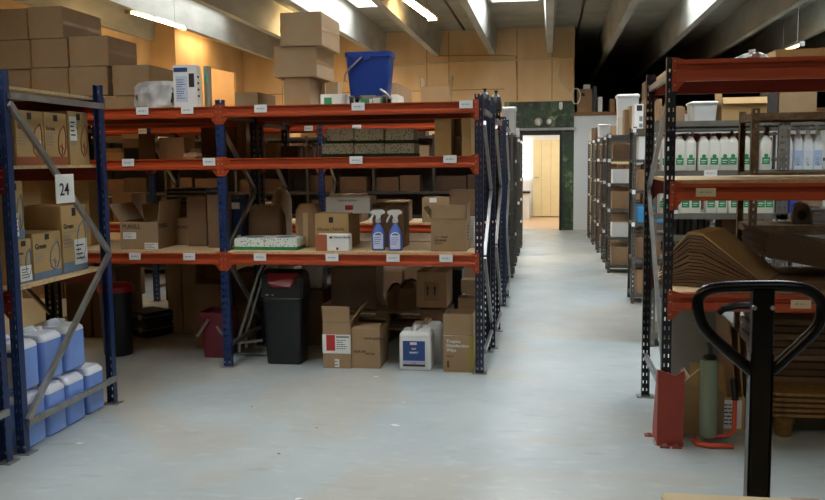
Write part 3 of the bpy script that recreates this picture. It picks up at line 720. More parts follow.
t = plain('white upright sheet behind the black post on the lower shelf', 249, 259, 187.5, 7.1, S1+.22, .02, m=WHITE, tape=None)
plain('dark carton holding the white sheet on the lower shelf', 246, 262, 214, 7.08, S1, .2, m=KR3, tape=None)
a = at(282, 205, Y=7.35)
t = thing('plastic_drum', 'rounded pale canister behind the black post on the lower shelf', 'canister', (a.x, 7.35, S1))
hz = at(272, 188, Y=7.3).z-S1
obj('body', MB().lathe([(.07, 0), (.085, .01), (.085, hz*.7), (.075, hz*.86), (.045, hz*.96), (.03, hz*.97)], seg=24), WPL, t, smooth=True); obj('cap', MB().lathe([(.03, hz*.96), (.03, hz)], seg=16), WPL, t)
t = thing('paper_bag', 'brown paper sack slumped behind the floral tissue boxes', 'bag', (at(265, 225, Y=6.62).x, 6.68, S1)); hz = at(265, 207, Y=6.62).z-S1
obj('body', MB().rrect([(.13, .08, .03, 0), (.14, .09, .04, hz*.3), (.135, .08, .03, hz*.75), (.12, .04, .02, hz*.95), (.115, .02, .01, hz)]), KR3, t, smooth=True); obj('rolled_top', MB().tube([(-.11, 0, hz), (.11, 0, hz)], .016, 8), KR3, t)
leafbox('left floral tissue carton with oval top opening on the lower shelf', 234.5, 264.5, 238.5, 6.25, S1, .26, top=True, base=.28)
leafbox('right floral tissue carton with oval top opening on the lower shelf', 265, 297, 238.5, 6.24, S1, .28, top=True, base=.28)
t = thing('stuffed_sack', 'rounded brown wrapped parcel standing behind the tissue cartons', 'package', (at(305, 225, Y=6.45).x, 6.56, S1)); hz = at(305, 204, Y=6.45).z-S1
obj('body', MB().rrect([(.085, .08, .03, 0), (.092, .09, .04, hz*.5), (.09, .09, .05, hz*.85), (.06, .06, .04, hz)], n=5), KR2, t, smooth=True); obj('seam', MB().box(-.02, .02, -.094, -.088, .01, hz*.8), TAPEC, t)
plain('tan glove carton with arrow print under the white box', 315, 348.5, 213.5, 6.35, S1, .4, m=KRG, tape=None, stickers=((.42, .55, .74, .9, INK, 0),), words=(('Gloves | Nitrile', .06, .52, .034, INKB),), bands=((.05, .92, .42, .435, INKB),))
t = plain('small white box with terracotta end in front of the glove carton', 316, 349, 234.5, 6.2, S1, .1, m=WHITE, tape=None, stickers=((.42, .5, .76, .88, INK, 0), (.62, .68, .08, .22, INK, 0)), words=(('Gloves Nitrile', .54, .78, .022, INK),), bands=((0, .34, 0, 1, TERRA),))
plain('white carton with red badge lying on top of the glove carton', 326, 370, 197, 6.5, at(345, 213.5, Y=6.5).z, .25, m=WHITE, tape=None, stickers=((.44, .62, .22, .5, REDP, 0),), words=(('hygiene system', .28, .74, .024, INKG),))
plain('dark brown open carton standing behind the spray bottles', 372.5, 404, 208, 6.48, S1, .24, m=KR3, flaps=(('b', 3, .03), ('l', 0, .03), ('r', 0, .03)))
plain('tan carton seen right above the spray bottles on the rear shelf', 386, 408, 201, Y3+.1, .884, .3, m=KR, tape='h')
plain('brown carton with white stickers behind the tall open box', 422, 449, 197.5, Y3+.08, .884, .25, m=KR, tape='h', stickers=((.28, .55, .8, .98, WHITE, 0), (.2, .45, .25, .5, WHITE, 0)))
plain('dark carton right of the stickered one behind the tall open box', 449.5, 475, 190, Y3+.2, .884, .25, m=KR3, tape=None)
plain('tall open carton with short folded flaps at the right end of the lower shelf', 431, 466.5, 219, 6.22, S1, .28, m=KR, flaps=(('f', 3, .105), ('l', 35, .1), ('r', 2, .11), ('b', 0, .08)), stickers=((.42, .6, .86, 1.0, TAPE, 0), (.42, .6, 0, .15, TAPE, 0)), words=(('LOT 1104-AB', .1, .42, .017, INK), ('QTY 48 PCS', .1, .32, .017, INK), ('12.5 KG', .1, .22, .017, INK)), side=(('rows', .2, .5, .3, .5, 5),))
plain('white panel box squeezed between the open carton and the right post', 468, 474.5, 217, 6.5, S1, .06, m=WHITE, tape=None)

def spray(label, px, Y):
    x = at(px, 235, Y=Y).x
    t = thing('spray_bottle', label, 'bottle', (x, Y, S1), .1)
    LB = mat('blue_liquid', '#5b78c8', .2, color2='#4c69bb', scale=5)
    obj('body', MB().rrect([(.044, .028, .02, 0), (.05, .032, .022, .01), (.05, .032, .022, .1), (.044, .03, .02, .14), (.03, .024, .018, .17), (.017, .016, .012, .19), (.014, .014, .01, .21)]), LB, t, smooth=True)
    lb = obj('label_panel', MB().box(-.036, .036, -.0345, -.0325, .015, .115), mat('pale_blue_label', '#c9d3ef', .5, var=.02), t)
    obj('print', scribble(.055, .06, 4, -.027, -.0345, .045, seed=3), BLUP, lb)
    obj('arch', MB().tube([(-.035, -.033, .112), (-.02, -.031, .13), (0, -.03, .135), (.02, -.031, .13), (.035, -.033, .112)], .004, 6), WPL, t)
    obj('collar', MB().lathe([(.019, .205), (.021, .208), (.021, .232), (.015, .236)], seg=16), FROST, t, smooth=True)
    obj('sprayer_head', MB().prism([(-.055, .268), (-.058, .29), (-.03, .3), (.03, .3), (.05, .285), (.048, .272), (.02, .262), (.014, .235), (-.014, .235), (-.018, .262)], 'y', -.014, .014), WPL, t, bevel=.003)
    obj('trigger', MB().prism([(-.03, .265), (-.044, .265), (-.066, .225), (-.064, .205), (-.055, .215), (-.05, .23)], 'y', -.008, .008), WPL, t)
spray('left blue spray bottle with white trigger on the lower shelf', 378.5, 6.27)
spray('right blue spray bottle with white trigger on the lower shelf', 395.5, 6.25)

# ---------------- items in the left end rack 24
def leaf_carton(label, py0, py1, ptop, X, z0, d, px=None, m=KRG, base=SLATE, ink=SLATE, bar=True, stick=None, zh=None, name='cardboard_box', flip=False):
    """carton whose printed face looks along +X; py0/py1 are its front and rear Y"""
    h = zh; w = py1-py0
    t = thing(name, label, 'box', (X-d/2, (py0+py1)/2, z0))
    obj('body', MB().box(-d/2, d/2, -w/2, w/2, 0, h), m, t, bevel=.004)
    f = d/2
    obj('printed_base', MB().box(f, f+.0012, -w/2+.002, w/2-.002, 0, h*.16), base, t)
    obj('tape', MB().box(f, f+.002, -.02, .02, h*.84, h*.96), INK, t)
    R = [(.13, .5), (.18, .4), (.19, .3), (.17, .15), (.08, .03), (0, .0), (-.1, .07), (-.13, .2), (-.1, .32), (-.02, .43)]
    R = [(y*w*1.1+w*.22, .16*h+z*h*1.2) for y, z in R]
    obj('leaf_print', MB().tube([(f+.001, y, z) for y, z in R], .0045, 5, closed=True).tube([(f+.001, w*.24, h*.2), (f+.001, w*.25, h*.42)], .003, 5).tube([(f+.001, w*.24, h*.27), (f+.001, w*.31, h*.34)], .003, 5).tube([(f+.001, w*.24, h*.33), (f+.001, w*.17, h*.38)], .003, 5), ink, t)
    text('lettering', 'Green', w*.15, INKB if ink is TERRA else INK, t, TS(f+.0012, -w*.42, h*.66), bold=2)
    obj('print', scribble(w*.45, h*.22, 4, -w*.42, f, h*.36, side=True, seed=2).box(f, f+.001, -w*.42, w*.22, h*.6, h*.612), INKG, t)
    if stick: 
        s = obj('sticker', MB().box(f, f+.004, stick[0]*w, stick[1]*w, stick[2]*h, stick[3]*h), WHITE, t)
        obj('print', scribble((stick[1]-stick[0])*w*.7, (stick[3]-stick[2])*h*.7, 4, stick[0]*w+(stick[1]-stick[0])*w*.12, f+.004, stick[2]*h+(stick[3]-stick[2])*h*.15, side=True, seed=8), INK, s)
    return t
Sx = X24-.08
def yat(px, py=240): return at(px, py, X=Sx).y
LZ = [.79+BH+.019, 1.44+BH+.019, 1.86+BH+.019]
ys = [yat(17, 280)-.0, yat(32), yat(62), yat(88)]
hb = at(47, 232, X=Sx).z-LZ[0]
leaf_carton('nearest leaf printed carton on the lower shelf of the number 24 rack', ys[0], ys[1]-.01, 0, Sx, LZ[0], .3, zh=hb-.02, stick=(-.3, .42, .05, .4))
leaf_carton('blue based leaf carton stacked on the nearest one in the number 24 rack', ys[0]-.03, ys[1]-.03, 0, Sx-.02, LZ[0]+hb-.019, .3, zh=at(22, 181, X=Sx).z-LZ[0]-hb+.02, stick=(-.05, .12, .05, .45))
leaf_carton('middle leaf printed carton on the lower shelf of the number 24 rack', ys[1], ys[2]-.012, 0, Sx, LZ[0], .3, zh=hb)
leaf_carton('farthest leaf printed carton with white shipping label in the number 24 rack', ys[2], ys[3]-.01, 0, Sx, LZ[0], .3, zh=at(75, 205, X=Sx).z-LZ[0], stick=(-.05, .46, .1, .48))
ym = [yat(15, 130), yat(44, 130), yat(67.5, 130), yat(89, 130)]
hm = at(55, 113, X=Sx).z-LZ[1]
leaf_carton('terracotta leaf carton nearest on the middle shelf of the number 24 rack', ym[0], ym[1]-.006, 0, Sx, LZ[1], .35, zh=hm, base=TERRA, ink=TERRA, stick=(.18, .38, .3, .46))
leaf_carton('terracotta leaf carton in the middle of the number 24 rack shelf', ym[1], ym[2]-.008, 0, Sx, LZ[1], .35, zh=hm, base=TERRA, ink=TERRA)
leaf_carton('terracotta leaf carton with tall white sticker by the rear blue post', ym[2]+.01, ym[3]-.01, 0, Sx, LZ[1], .35, zh=hm+.02, base=KRG, ink=TERRA, stick=(-.45, -.12, .45, .9))
carton('dark carton deep on the lower shelf of the number 24 rack', -3.75, -3.2, 4.62, LZ[0], LZ[0]+.3, .35, m=KR3)
carton('plain carton deep on the middle shelf of the number 24 rack', -4.0, -3.4, 4.5, LZ[1], LZ[1]+.26, .4, m=KR2)
plain('tan carton standing on the lower shelf end of the front rack at far left', 18, 40, 172, 6.4, S1, .3, m=KRG, tape=None)
plain('tan carton beside the leftmost one seen below the number 24 rack shelf', 62, 88, 172, 6.5, S1, .3, m=KRG, tape=None)

# blue jerrycans
def jug_mb(w, d, h):
    hx, hy = w/2, d/2
    return MB().rrect([(hx*.9, hy*.9, .02, 0), (hx, hy, .03, .012), (hx, hy, .03, h*.8), (hx*.97, hy*.97, .03, h*.86), (hx*.8, hy*.85, .03, h*.92), (hx*.7, hy*.78, .02, h*.925)])
def jug(name, label, loc, rz, w, d, h, m, top, label_m=None, group=None, cap=WPL, grip=None):
    t = thing(name, label, 'jerrycan', loc, rz, group)
    obj('body', jug_mb(w, d, h*.9), m, t, smooth=True)
    s = MB(); hx, hy = w/2, d/2
    s.rrect([(hx*.995, hy*.995, .03, h*.745), (hx*1.004, hy*1.004, .03, h*.75), (hx*.98, hy*.98, .03, h*.8), (hx*.82, hy*.86, .03, h*.87), (hx*.6, hy*.7, .02, h*.875)])
    obj('shoulder', s, top, t, smooth=True)
    obj('handle', MB().tube([(-hx*.1, -hy*.62, h*.86), (-hx*.05, -hy*.55, h*.92), (0, -hy*.2, h*.93), (0, hy*.1, h*.93), (0, hy*.3, h*.86)], .02, 8), grip or top, t, smooth=True)
    obj('cap', MB().lathe([(.028, h*.86), (.03, h*.865), (.03, h*.93), (.026, h*.945), (.002, h*.947)], c=(0, hy*.62), seg=16), cap, t, smooth=True)
    return t
JL = LIQ; kx = X24-.165
floor_j = [4.31, 4.52, 4.73, 4.96]
jn = ['nearest to the post', 'second from the front post', 'third from the front post', 'last, by the rear post']
j0 = None
for i, y in enumerate(floor_j):
    t = jug('jerrycan', 'blue jerrycan on the floor row under rack 24, '+jn[i], (kx+.02, y, 0), 0, .28, .195, .33, JL, LIQT, group='blue jerrycans under the number 24 rack')
for i, (y, s) in enumerate(((4.33, 'nearest, with a printed label'), (4.57, 'middle one'), (4.82, 'rear one'))):
    t = jug('jerrycan', 'blue jerrycan in the upper layer under rack 24, '+s, (kx-.02, y, .305), 0, .28, .21 if i else .2, .31, JL, LIQT, group='blue jerrycans under the number 24 rack')
    if i == 0:
        l = obj('label_panel', MB().box(-.02-.1+.0, .12, -.103, -.1, .03, .2), mat('grey_label', '#b9b6b3', .6, var=.03), t)
        obj('print', scribble(.17, .12, 7, -.085, -.103, .05, seed=4), INK, l); obj('label_band', MB().box(-.12, .12, -.1035, -.1, .2, .225), BLUP, t)
for i, y in enumerate((4.33, 4.55, 4.8)):
    jug('jerrycan', 'blue jerrycan in the inner row under rack 24, %s' % ('front one', 'middle one', 'rear one')[i], (kx-.31, y, 0), 0, .28, .2, .33, JL, LIQT, group='blue jerrycans under the number 24 rack')
for i, (y, z) in enumerate(((3.9, 0), (3.66, 0), (3.88, .305))):
    jug('jerrycan', 'blue jerrycan at the left picture edge, %s' % ('beside the double post on the floor', 'nearest the camera', 'stacked on the other by the double post')[i], (kx-.05, y, z), 0, .28, .2, .33, JL, LIQT, group='blue jerrycans at the picture edge')

# ---------------- floor level of front rack
def swing_bin():
    a, b = at(261.5, 330, Y=6.28).x, at(303, 330, Y=6.28).x; zt = at(286, 270, Y=6.28).z; w = (b-a)/2; hy = .125
    t = thing('swing_bin', 'tall black swing top bin with dark red flap under the shelf', 'bin', ((a+b)/2, 6.28+hy, 0))
    obj('body', MB().rrect([(w*.82, hy*.84, .03, 0), (w*.84, hy*.86, .03, .015), (w*.97, hy*.98, .035, zt*.68), (w*.9, hy*.9, .03, zt*.68)]), BPL, t, smooth=True)
    obj('rim', MB().rrect([(w*1.0, hy*1.0, .035, zt*.665), (w*1.02, hy*1.02, .035, zt*.67), (w*1.02, hy*1.02, .035, zt*.7), (w, hy, .035, zt*.705)]), BPL, t, smooth=True)
    hood = MB().prism([(-hy*1.0, zt*.7), (hy*1.0, zt*.7), (hy*.75, zt*.93), (hy*.2, zt*.99), (-hy*.2, zt*.99), (-hy*.75, zt*.93)], 'x', -w*1.0, w*1.0)
    obj('hood', hood, BPL, t, bevel=.012, smooth=True)
    fl = [(-w*.72, zt*.955), (w*.72, zt*.955), (w*.62, zt*.86), (w*.4, zt*.82), (-w*.4, zt*.82), (-w*.62, zt*.86)]
    mb = MB(); n = len(fl)
    def fy(z): return -hy*.77-(zt*.93-z)/(zt*.23)*hy*.25-.018
    A = [mb.b.verts.new((x, fy(z) if z < zt*.93 else -hy*.62, z)) for x, z in fl]; B = [mb.b.verts.new((x, v.co.y+.02, z)) for (x, z), v in zip(fl, A)]
    mb.b.faces.new(A); mb.b.faces.new(B[::-1])
    for i in range(n): mb.b.faces.new([A[i], B[i], B[(i+1) % n], A[(i+1) % n]])
    obj('flap', mb, mat('dark_red_flap', '#8c1c22', .4, var=.04), t)
    obj('badge', MB().box(-w*.75, -w*.6, -hy*1.04, -hy*1.0, zt*.73, zt*.745).box(-w*.45, -w*.38, -hy*1.04, -hy*1.0, zt*.727, zt*.747), GALV, t)
swing_bin()
a, b = at(92, 320, Y=6.35).x, at(124, 320, Y=6.35).x; zt = at(108, 285, Y=6.35).z
t = thing('waste_bin', 'round black bin with a red lid behind the rear post of rack 24', 'bin', ((a+b)/2, 6.5, 0)); r = (b-a)/2
obj('body', MB().lathe([(r*.8, 0), (r*.84, .02), (r*.97, zt*.92), (r*.9, zt*.92)], seg=28), BPL, t, smooth=True)
obj('lid', MB().lathe([(r*1.04, zt*.88), (r*1.06, zt*.9), (r*1.04, zt*.95), (r*.85, zt*.99), (r*.1, zt), (.001, zt)], seg=28), RPL, t, smooth=True)
obj('handle', MB().tube([(-.04, -r*1.0, zt*.8), (-.03, -r*1.06, zt*.79), (.03, -r*1.06, zt*.79), (.04, -r*1.0, zt*.8)], .008, 6), BPL, t)
t, w, h, hy = bucket('mop_bucket', 'dark red plastic mop bucket with two steel handles on the floor', 197.5, 227.5, 313, 6.42, 0, DRPL, cast=False, dy=.3)
for sx in (-1, 1): obj('handle', MB().tube([(sx*w*.55-.03, -hy*1.04, h*.72), (sx*w*.55+.0, -hy*1.1, h*.6), (sx*w*.55+.07*1, -hy*1.08, h*.42)] if sx > 0 else [(-w*.25, -hy*1.04, h*.86), (-w*.6, -hy*1.12, h*.68), (-w*1.02, -hy*1.08, h*.5)], .011, 8), GALV, t)
def toolbox(i, zb, label):
    a, b = at(124, 320, Y=7.1).x, at(155, 320, Y=7.1).x
    t = thing('tool_case', label, 'case', ((a+b)/2, 7.3, zb), -.5)
    w = (b-a)/2*1.05
    obj('body', MB().box(-w, w, -.15, .15, 0, .11), BPL, t, bevel=.012); obj('lid_edge', MB().box(-w-.004, w+.004, -.154, .154, .07, .078), INKG, t)
    for sx in (-.5, .5): obj('latch', MB().box(w*sx-.02, w*sx+.02, -.162, -.15, .05, .09), GALV, t)
    obj('handle', MB().tube([(-.05, -.15, .05), (-.05, -.18, .05), (.05, -.18, .05), (.05, -.15, .05)], .008, 6), BPL, t)
toolbox(0, .0, 'lower black tool case on the floor behind the red lidded bin')
toolbox(1, .113, 'upper black tool case on the floor behind the red lidded bin')
plain('tan double carton standing in the dark beneath the left shelf', 167, 181, 262, 7.35, 0, .3, m=KR, tape=None)
plain('tan tall carton right of the double carton beneath the left shelf', 182, 196, 262, 7.34, 0, .3, m=KR, tape=None)
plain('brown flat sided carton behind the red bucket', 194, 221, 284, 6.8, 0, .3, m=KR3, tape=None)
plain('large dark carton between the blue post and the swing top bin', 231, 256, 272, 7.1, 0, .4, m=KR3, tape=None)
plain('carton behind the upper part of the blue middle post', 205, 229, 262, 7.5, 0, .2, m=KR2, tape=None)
# steel trolley tubes behind the middle post
t = thing('hand_truck', 'folded steel tube trolley leaning between post and black bin', 'trolley', (at(249, 355, Y=6.55).x, 6.55, 0))
x0 = at(237, 350, Y=6.5).x-t.location.x; x1 = at(262, 265, Y=6.5).x-t.location.x
for dy in (0, .16): obj('rail', MB().tube([(x0, dy, .03), (x0+.005, dy, .16), (x1-.05, dy, .66), (x1, dy, .75)], .013, 8), GALV, t, smooth=True)
obj('handle', MB().tube([(x1, 0, .75), (x1, .16, .75)], .013, 8), GALV, t)
obj('toe_plate', MB().box(x0-.01, x0+.25, -.02, .18, .015, .025), GALV, t); 
obj('foot_rail', MB().tube([(x0, 0, .1), (x0+.2, 0, .13)], .012, 8), GALV, t)
# jerrycans
def label_panel(t, w, d, h, big=True):
    hx, hy = w/2, d/2
    l = obj('label_panel', MB().box(-hx*.74, hx*.62, -hy-.003, -hy+.002, h*.1, h*.7), BLUP, t)
    obj('label_stripe', MB().box(-hx*.74, hx*.62, -hy-.004, -hy-.003, h*.15, h*.235), mat('lilac_stripe', '#a9a3bd', .6, var=0), l)
    obj('label_badge', MB().box(-hx*.3, hx*.12, -hy-.0045, -hy-.003, h*.61, h*.67), mat('pink_badge', '#dccbd2', .6, var=0), l)
    obj('label_footer', MB().box(-hx*.74, hx*.62, -hy-.0042, -hy-.003, h*.1, h*.15), INK, l)
    for s_, z, sz in (('BUZ', .5, .017), ('PERFECT', .41, .017), ('G 435', .165, .013)):
        text('lettering', s_, sz, WHITE if z > .3 else INK, l, TF(-hx*.06, -hy-.0048, h*z), bold=2, align='CENTER')
a, b = at(398.5, 350, Y=6.2).x, at(431, 350, Y=6.2).x; w = b-a; h = at(414, 328.5, Y=6.2).z
t = jug('jerrycan', 'white jerrycan with dark blue label on the floor under the shelf', ((a+b)/2, 6.31, 0), 0, w, .2, h*1.05, WPL, WPL); label_panel(t, w, .2, h)
jug('jerrycan', 'greyish jerrycan standing directly behind the white labelled one', ((a+b)/2+.05, 6.53, 0), .06, w, .2, h*1.08, FROST, FROST, grip=mat('tan_handle', '#a78d6c', .6, var=.03), cap=KR2)
plain('low wooden box under the white canister row in the dark', 272, 323, 290, 7.0, 0, .4, m=KR3, tape=None)
zq = at(297, 290, Y=7.0).z
for i, (p0, p1, s) in enumerate(((270.5, 280, 'left'), (282, 290, 'middle'), (301, 321.5, 'wide right'))):
    a, b = at(p0, 275, Y=7.12).x, at(p1, 275, Y=7.12).x
    jug('jerrycan', '%s one of the pale canisters in the dark above the swing top bin' % s, ((a+b)/2, 7.2, zq), 0, b-a, .15, at(300, 261.5, Y=7.12).z-zq+.0, WPL, WPL, group='pale canisters behind the swing bin')
cpx('open carton with red and white shipping label on the floor', 323, 350.5, 322, 6.22, 0, .3, m=KR, flaps=(('f', 4, .12), ('r', 35, .14), ('l', 4, .12)), stickers=((-.02, 1.0, .32, .73, WHITE, 0), (.12, .44, .38, .72, REDP, 0), (.48, .95, .52, .7, INKG, 0), (.46, .95, .38, .66, WHITE, 5), (.42, .58, .03, .2, WHITE, 2)))
cpx('square carton with bulging top and small print right of the labelled one', 351.5, 380, 329, 6.24, 0, .33, m=KR, tape=None, flaps=(('f', -74, .1), ('b', -70, .1)), words=(('north pattern', .45, .74, .026, INK), ('BUR 24h', .1, .4, .024, INK), ('REF 300', .5, .35, .02, INK)))
cpx('tall open carton with olive edge and printed text beside the right post', 443.5, 472.5, 335.5, 6.2, 0, .27, m=KR, flaps=(('f', 2, .16), ('l', 0, .15), ('b', 0, .15), ('r', 0, .15)), words=(('Tropics', .1, .8, .034, WHITE), ('Disinfection', .1, .68, .034, WHITE), ('Wips', .1, .56, .034, WHITE), ('cleaning', .1, .42, .016, INK)), bands=((.84, 1.0, 0, 1, mat('olive_print', '#94843c', .7, var=.03)), (0, 1, .985, 1.0, WHITE)), stickers=((.12, .2, .12, .3, INKB, 0),))
plain('carton with two up arrows raised behind the white jerrycan', 417, 447.5, 272, 6.62, .4, .3, m=KR2, stickers=((.26, .74, .2, .72, mat('arrow_panel', '#86694b', .85, var=0), 0),), rz=-.05)
t = [o for o in bpy.data.objects if o.get('label', '').startswith('carton with two up arrows')][0]
ar = MB()
for sx in (-.028, .028): ar.prism([(sx-.006, .1), (sx+.006, .1), (sx+.006, .15), (sx+.014, .15), (sx, .175), (sx-.014, .15), (sx-.006, .15)], 'y', -.1565, -.153)
obj('arrow_print', ar, INK, t)
plain('brown carton under the arrow printed one', 420, 450, 309.6, 6.64, 0, .3, m=KR3, tape=None)
t_ = [o for o in bpy.data.objects if o.get('label', '').startswith('carton with two up')][0]
for i, (p0, p1, pt, zb, s) in enumerate(((461, 477, 280, .5, 'upper'), (458, 479, 298, .36, 'middle'), (456, 479, 311, 0, 'lower'))):
    plain('%s one of the stacked cartons between arrow carton and right post' % s, p0, p1, pt, 6.75+i*.01, zb, .15, m=KR2 if i else KR, tape=None)
# wooden pallet lying under the rear rack and things on it
def pallet(label, x0, x1, y0, y1, z0, m, levels=1):
    t = thing('wooden_pallet', label, 'pallet', ((x0+x1)/2, (y0+y1)/2, z0)); w = (x1-x0)/2; d = (y1-y0)/2
    for i in range(5): 
        yy = -d+.05+i*(2*d-.1)/4; obj('deck_board', MB().box(-w, w, yy-.05, yy+.05, .12, .142), m, t)
    for sx in (-1, 0, 1):
        obj('bottom_board', MB().box(sx*(w-.05)-.05, sx*(w-.05)+.05, -d, d, 0, .02), m, t)
        for sy in (-1, 0, 1): obj('block', MB().box(sx*(w-.06)-.06, sx*(w-.06)+.06, sy*(d-.06)-.06, sy*(d-.06)+.06, .02, .1), m, t)
        obj('stringer', MB().box(sx*(w-.05)-.05, sx*(w-.05)+.05, -d, d, .1, .12), m, t)
    return t
WOOD = mat('pallet_wood', '#8a7050', .8, var=.14, scale=3, stretch=(1, 6, 6))
xa, xb = at(327, 320, Y=7.15).x, at(440, 320, Y=7.15).x
for i, s in enumerate(('lower', 'upper')): pallet('%s wooden pallet of the stack in the dark behind the floor cartons' % s, xa, xb, 7.1, 7.75, .0+i*.143, WOOD)
zp = .288
cpx('film wrapped brown carton on the pallets under the shelf', 331, 376, 268, 7.14, zp+.005, .35, m=KR2, tape=None)
t = [o for o in bpy.data.objects if o.get('label', '').startswith('film wrapped')][0]
wx = (at(376, 283, Y=7.14).x-at(331, 283, Y=7.14).x)/2; wh = at(353, 268, Y=7.14).z-zp
obj('stretch_film', MB().rrect([(wx+.012, .19, .01, .0), (wx+.016, .195, .01, wh*.5), (wx+.012, .19, .01, wh+.008)]), WRAP, t)
def tote(label, p0, p1, pt, Y, zb, m):
    a, b = at(p0, pt+20, Y=Y).x, at(p1, pt+20, Y=Y).x; h = at((p0+p1)/2, pt, Y=Y).z-zb; w = (b-a)/2
    t = thing('paper_sack', label, 'bag', ((a+b)/2, Y+.12, zb))
    obj('body', MB().rrect([(w, .11, .02, 0), (w*1.02, .12, .02, h*.4), (w*.97, .11, .02, h*.75), (w*.5, .04, .01, h*.98), (w*.45, .03, .01, h)]), m, t, smooth=True)
    obj('strap', MB().tube([(-w*.6, -.1, h*.75), (-w*.2, -.05, h), (w*.3, -.03, h*1.06), (w*.8, -.05, h)], .01, 6), BPL, t)
tote('left grey brown sack on the pallets behind the floor cartons', 386, 399, 286, 7.15, zp, KR2)
tote('right grey brown sack with dark print on the pallets', 397, 417, 282, 7.12, zp, KR2)
plain('black crate standing deep under the right end of the shelf', 448, 462, 270, 7.3, 0, .25, m=BPL, tape=None)

# row 3 shelf goods (seen through the gaps of the front rack)
rnd = random.Random(11)
def clear(x, w, posts, g=.06):
    for p in posts:
        if x-g < p < x+w+g: return p+g
    return x
nth = ['first', 'second', 'third', 'fourth', 'fifth', 'sixth', 'seventh', 'eighth', 'ninth', 'tenth', 'eleventh', 'twelfth', 'thirteenth', 'fourteenth', 'fifteenth', 'sixteenth', 'seventeenth', 'eighteenth', 'nineteenth', 'twentieth']
x = -5.9; i = 0
while x < -2.1:
    wv = .22+rnd.random()*.16; hv = .14+rnd.random()*.22; x = clear(x, wv, x3)
    if rnd.random() < .8:
        carton('carton on the lower shelf of the third left rack, %s from the left' % nth[i], x, x+wv, Y3+.08+rnd.random()*.1, .884, .884+hv, .35, m=rnd.choice([KR2, KR3, KR]), tape='h' if i % 2 else None, group='cartons on the third rack lower shelf'); i += 1
    x += wv+.06
x = -5.7; i = 0
while x < -.9:
    wv = .2+rnd.random()*.2; hv = .12+rnd.random()*.16; x = clear(x, wv, x3)
    if rnd.random() < .7:
        carton('low carton on the middle shelf of the third left rack, %s from the left' % nth[i], x, x+wv, Y3+.1, 1.541, 1.541+hv, .3, m=rnd.choice([KR2, KR3, KR]), tape=None, group='cartons on the third rack middle shelf'); i += 1
    x += wv+.07

for Yq, nm in ((Y3+.08, 'third rack'),):  # cartons added to keep the floor behind the racks dark
    x = -6.0; i = 0
    while x < -.95:
        wv = rnd.uniform(.3, .5); hv = rnd.uniform(.3, .62); x = clear(x, wv, x3, .08)
        carton('large carton added as dark filler on the floor under the %s, %s from the left' % (nm, nth[i]), x, x+wv, Yq, 0, hv, .5, m=rnd.choice([KR3, KR2, KR3]), tape='h' if i % 3 == 0 else None, group='large cartons on the floor of the %s' % nm); i += 1
        x += wv+.03
for i, (xa_, xb__, hv) in enumerate(((-4.25, -4.02, .5), (-4.0, -3.77, .62))):  # two more dark cartons added to fill the gloom under the rear rack
    carton('dark carton on the floor under the rear rack left of the tool cases, %s' % ('left one', 'right one')[i], xa_, xb__, 7.1, 0, hv, .5, m=KR3, tape=None)
# ================================================================== GREY SHELVING
def shelving(name, label, x0, x1, y0, y1, H, levels, m=GREYD, posts=None, lip=.032, sheet=None, back=False, w=.035):
    o = (x0, y0, 0); t = thing(name, label, 'shelving', o)
    posts = posts or [x0, x1]
    for x in posts:
        for y, s in ((y0, 1), (y1, -1)):
            sx = -1 if x == posts[-1] and len(posts) > 1 else 1
            mb = MB(); tk = .003
            a, b = sorted((x, x+sx*w)); c, d = sorted((y, y+s*w))
            # front leg of the angle, punched by a row of holes; side leg solid
            ya, yb = (y, y+tk) if s > 0 else (y-tk, y)
            if y == y0:
                m1, m2 = a+w*.38, a+w*.62
                mb.box(a, m1, ya, yb, 0, H); mb.box(m2, b, ya, yb, 0, H); z = 0
                while z < H: mb.box(m1, m2, ya, yb, z, min(z+.03, H)); z += .05
            else: mb.box(a, b, ya, yb, 0, H)
            xa = x if sx > 0 else x-tk
            mb.box(xa, xa+tk, c, d, 0, H)
            obj('post', mb, m, t, origin=o)
    for z in levels:
        mb = MB().box(x0+.004, x1-.004, y0+.004, y1-.004, z-.004, z).box(x0+.004, x1-.004, y0-.004, y0+.002, z-lip, z).box(x0+.004, x1-.004, y1-.004, y1, z-lip, z).box(x0+.004, x0+.008, y0, y1, z-lip, z)
        obj('shelf', mb, sheet or m, t, origin=o)
    if back: obj('back_panel', MB().box(x0, x1, y1, y1+.004, 0, H), m, t, origin=o)
    return t, o
def sbox(label, x0, x1, y, z0, z1, d, m=KR2, group=None, name='cardboard_box', cat='box'):
    o = ((x0+x1)/2, y+d/2, z0); b = obj(name, MB().box(x0, x1, y, y+d, z0, z1), m, bevel=.003, origin=o); b.location = o
    return tag(b, label, cat, group)
nth = nth+['%sth' % k for k in range(21, 60)]
LVG = [.1, .5, .82, 1.13, 1.49, 1.85]
ga, gb = 11.27, 11.75
shelving('steel_shelving', 'long grey steel shelving full of cartons beyond the third left rack', -8.2, -.45, ga, gb, 1.87, LVG, posts=[-8.2, -7.2, -6.2, -5.2, -4.2, -3.2, -2.3, -1.5, -.45], back=True)
names = ['floor level', 'second level', 'third level', 'fourth level', 'fifth level', 'top']
rnd = random.Random(3)
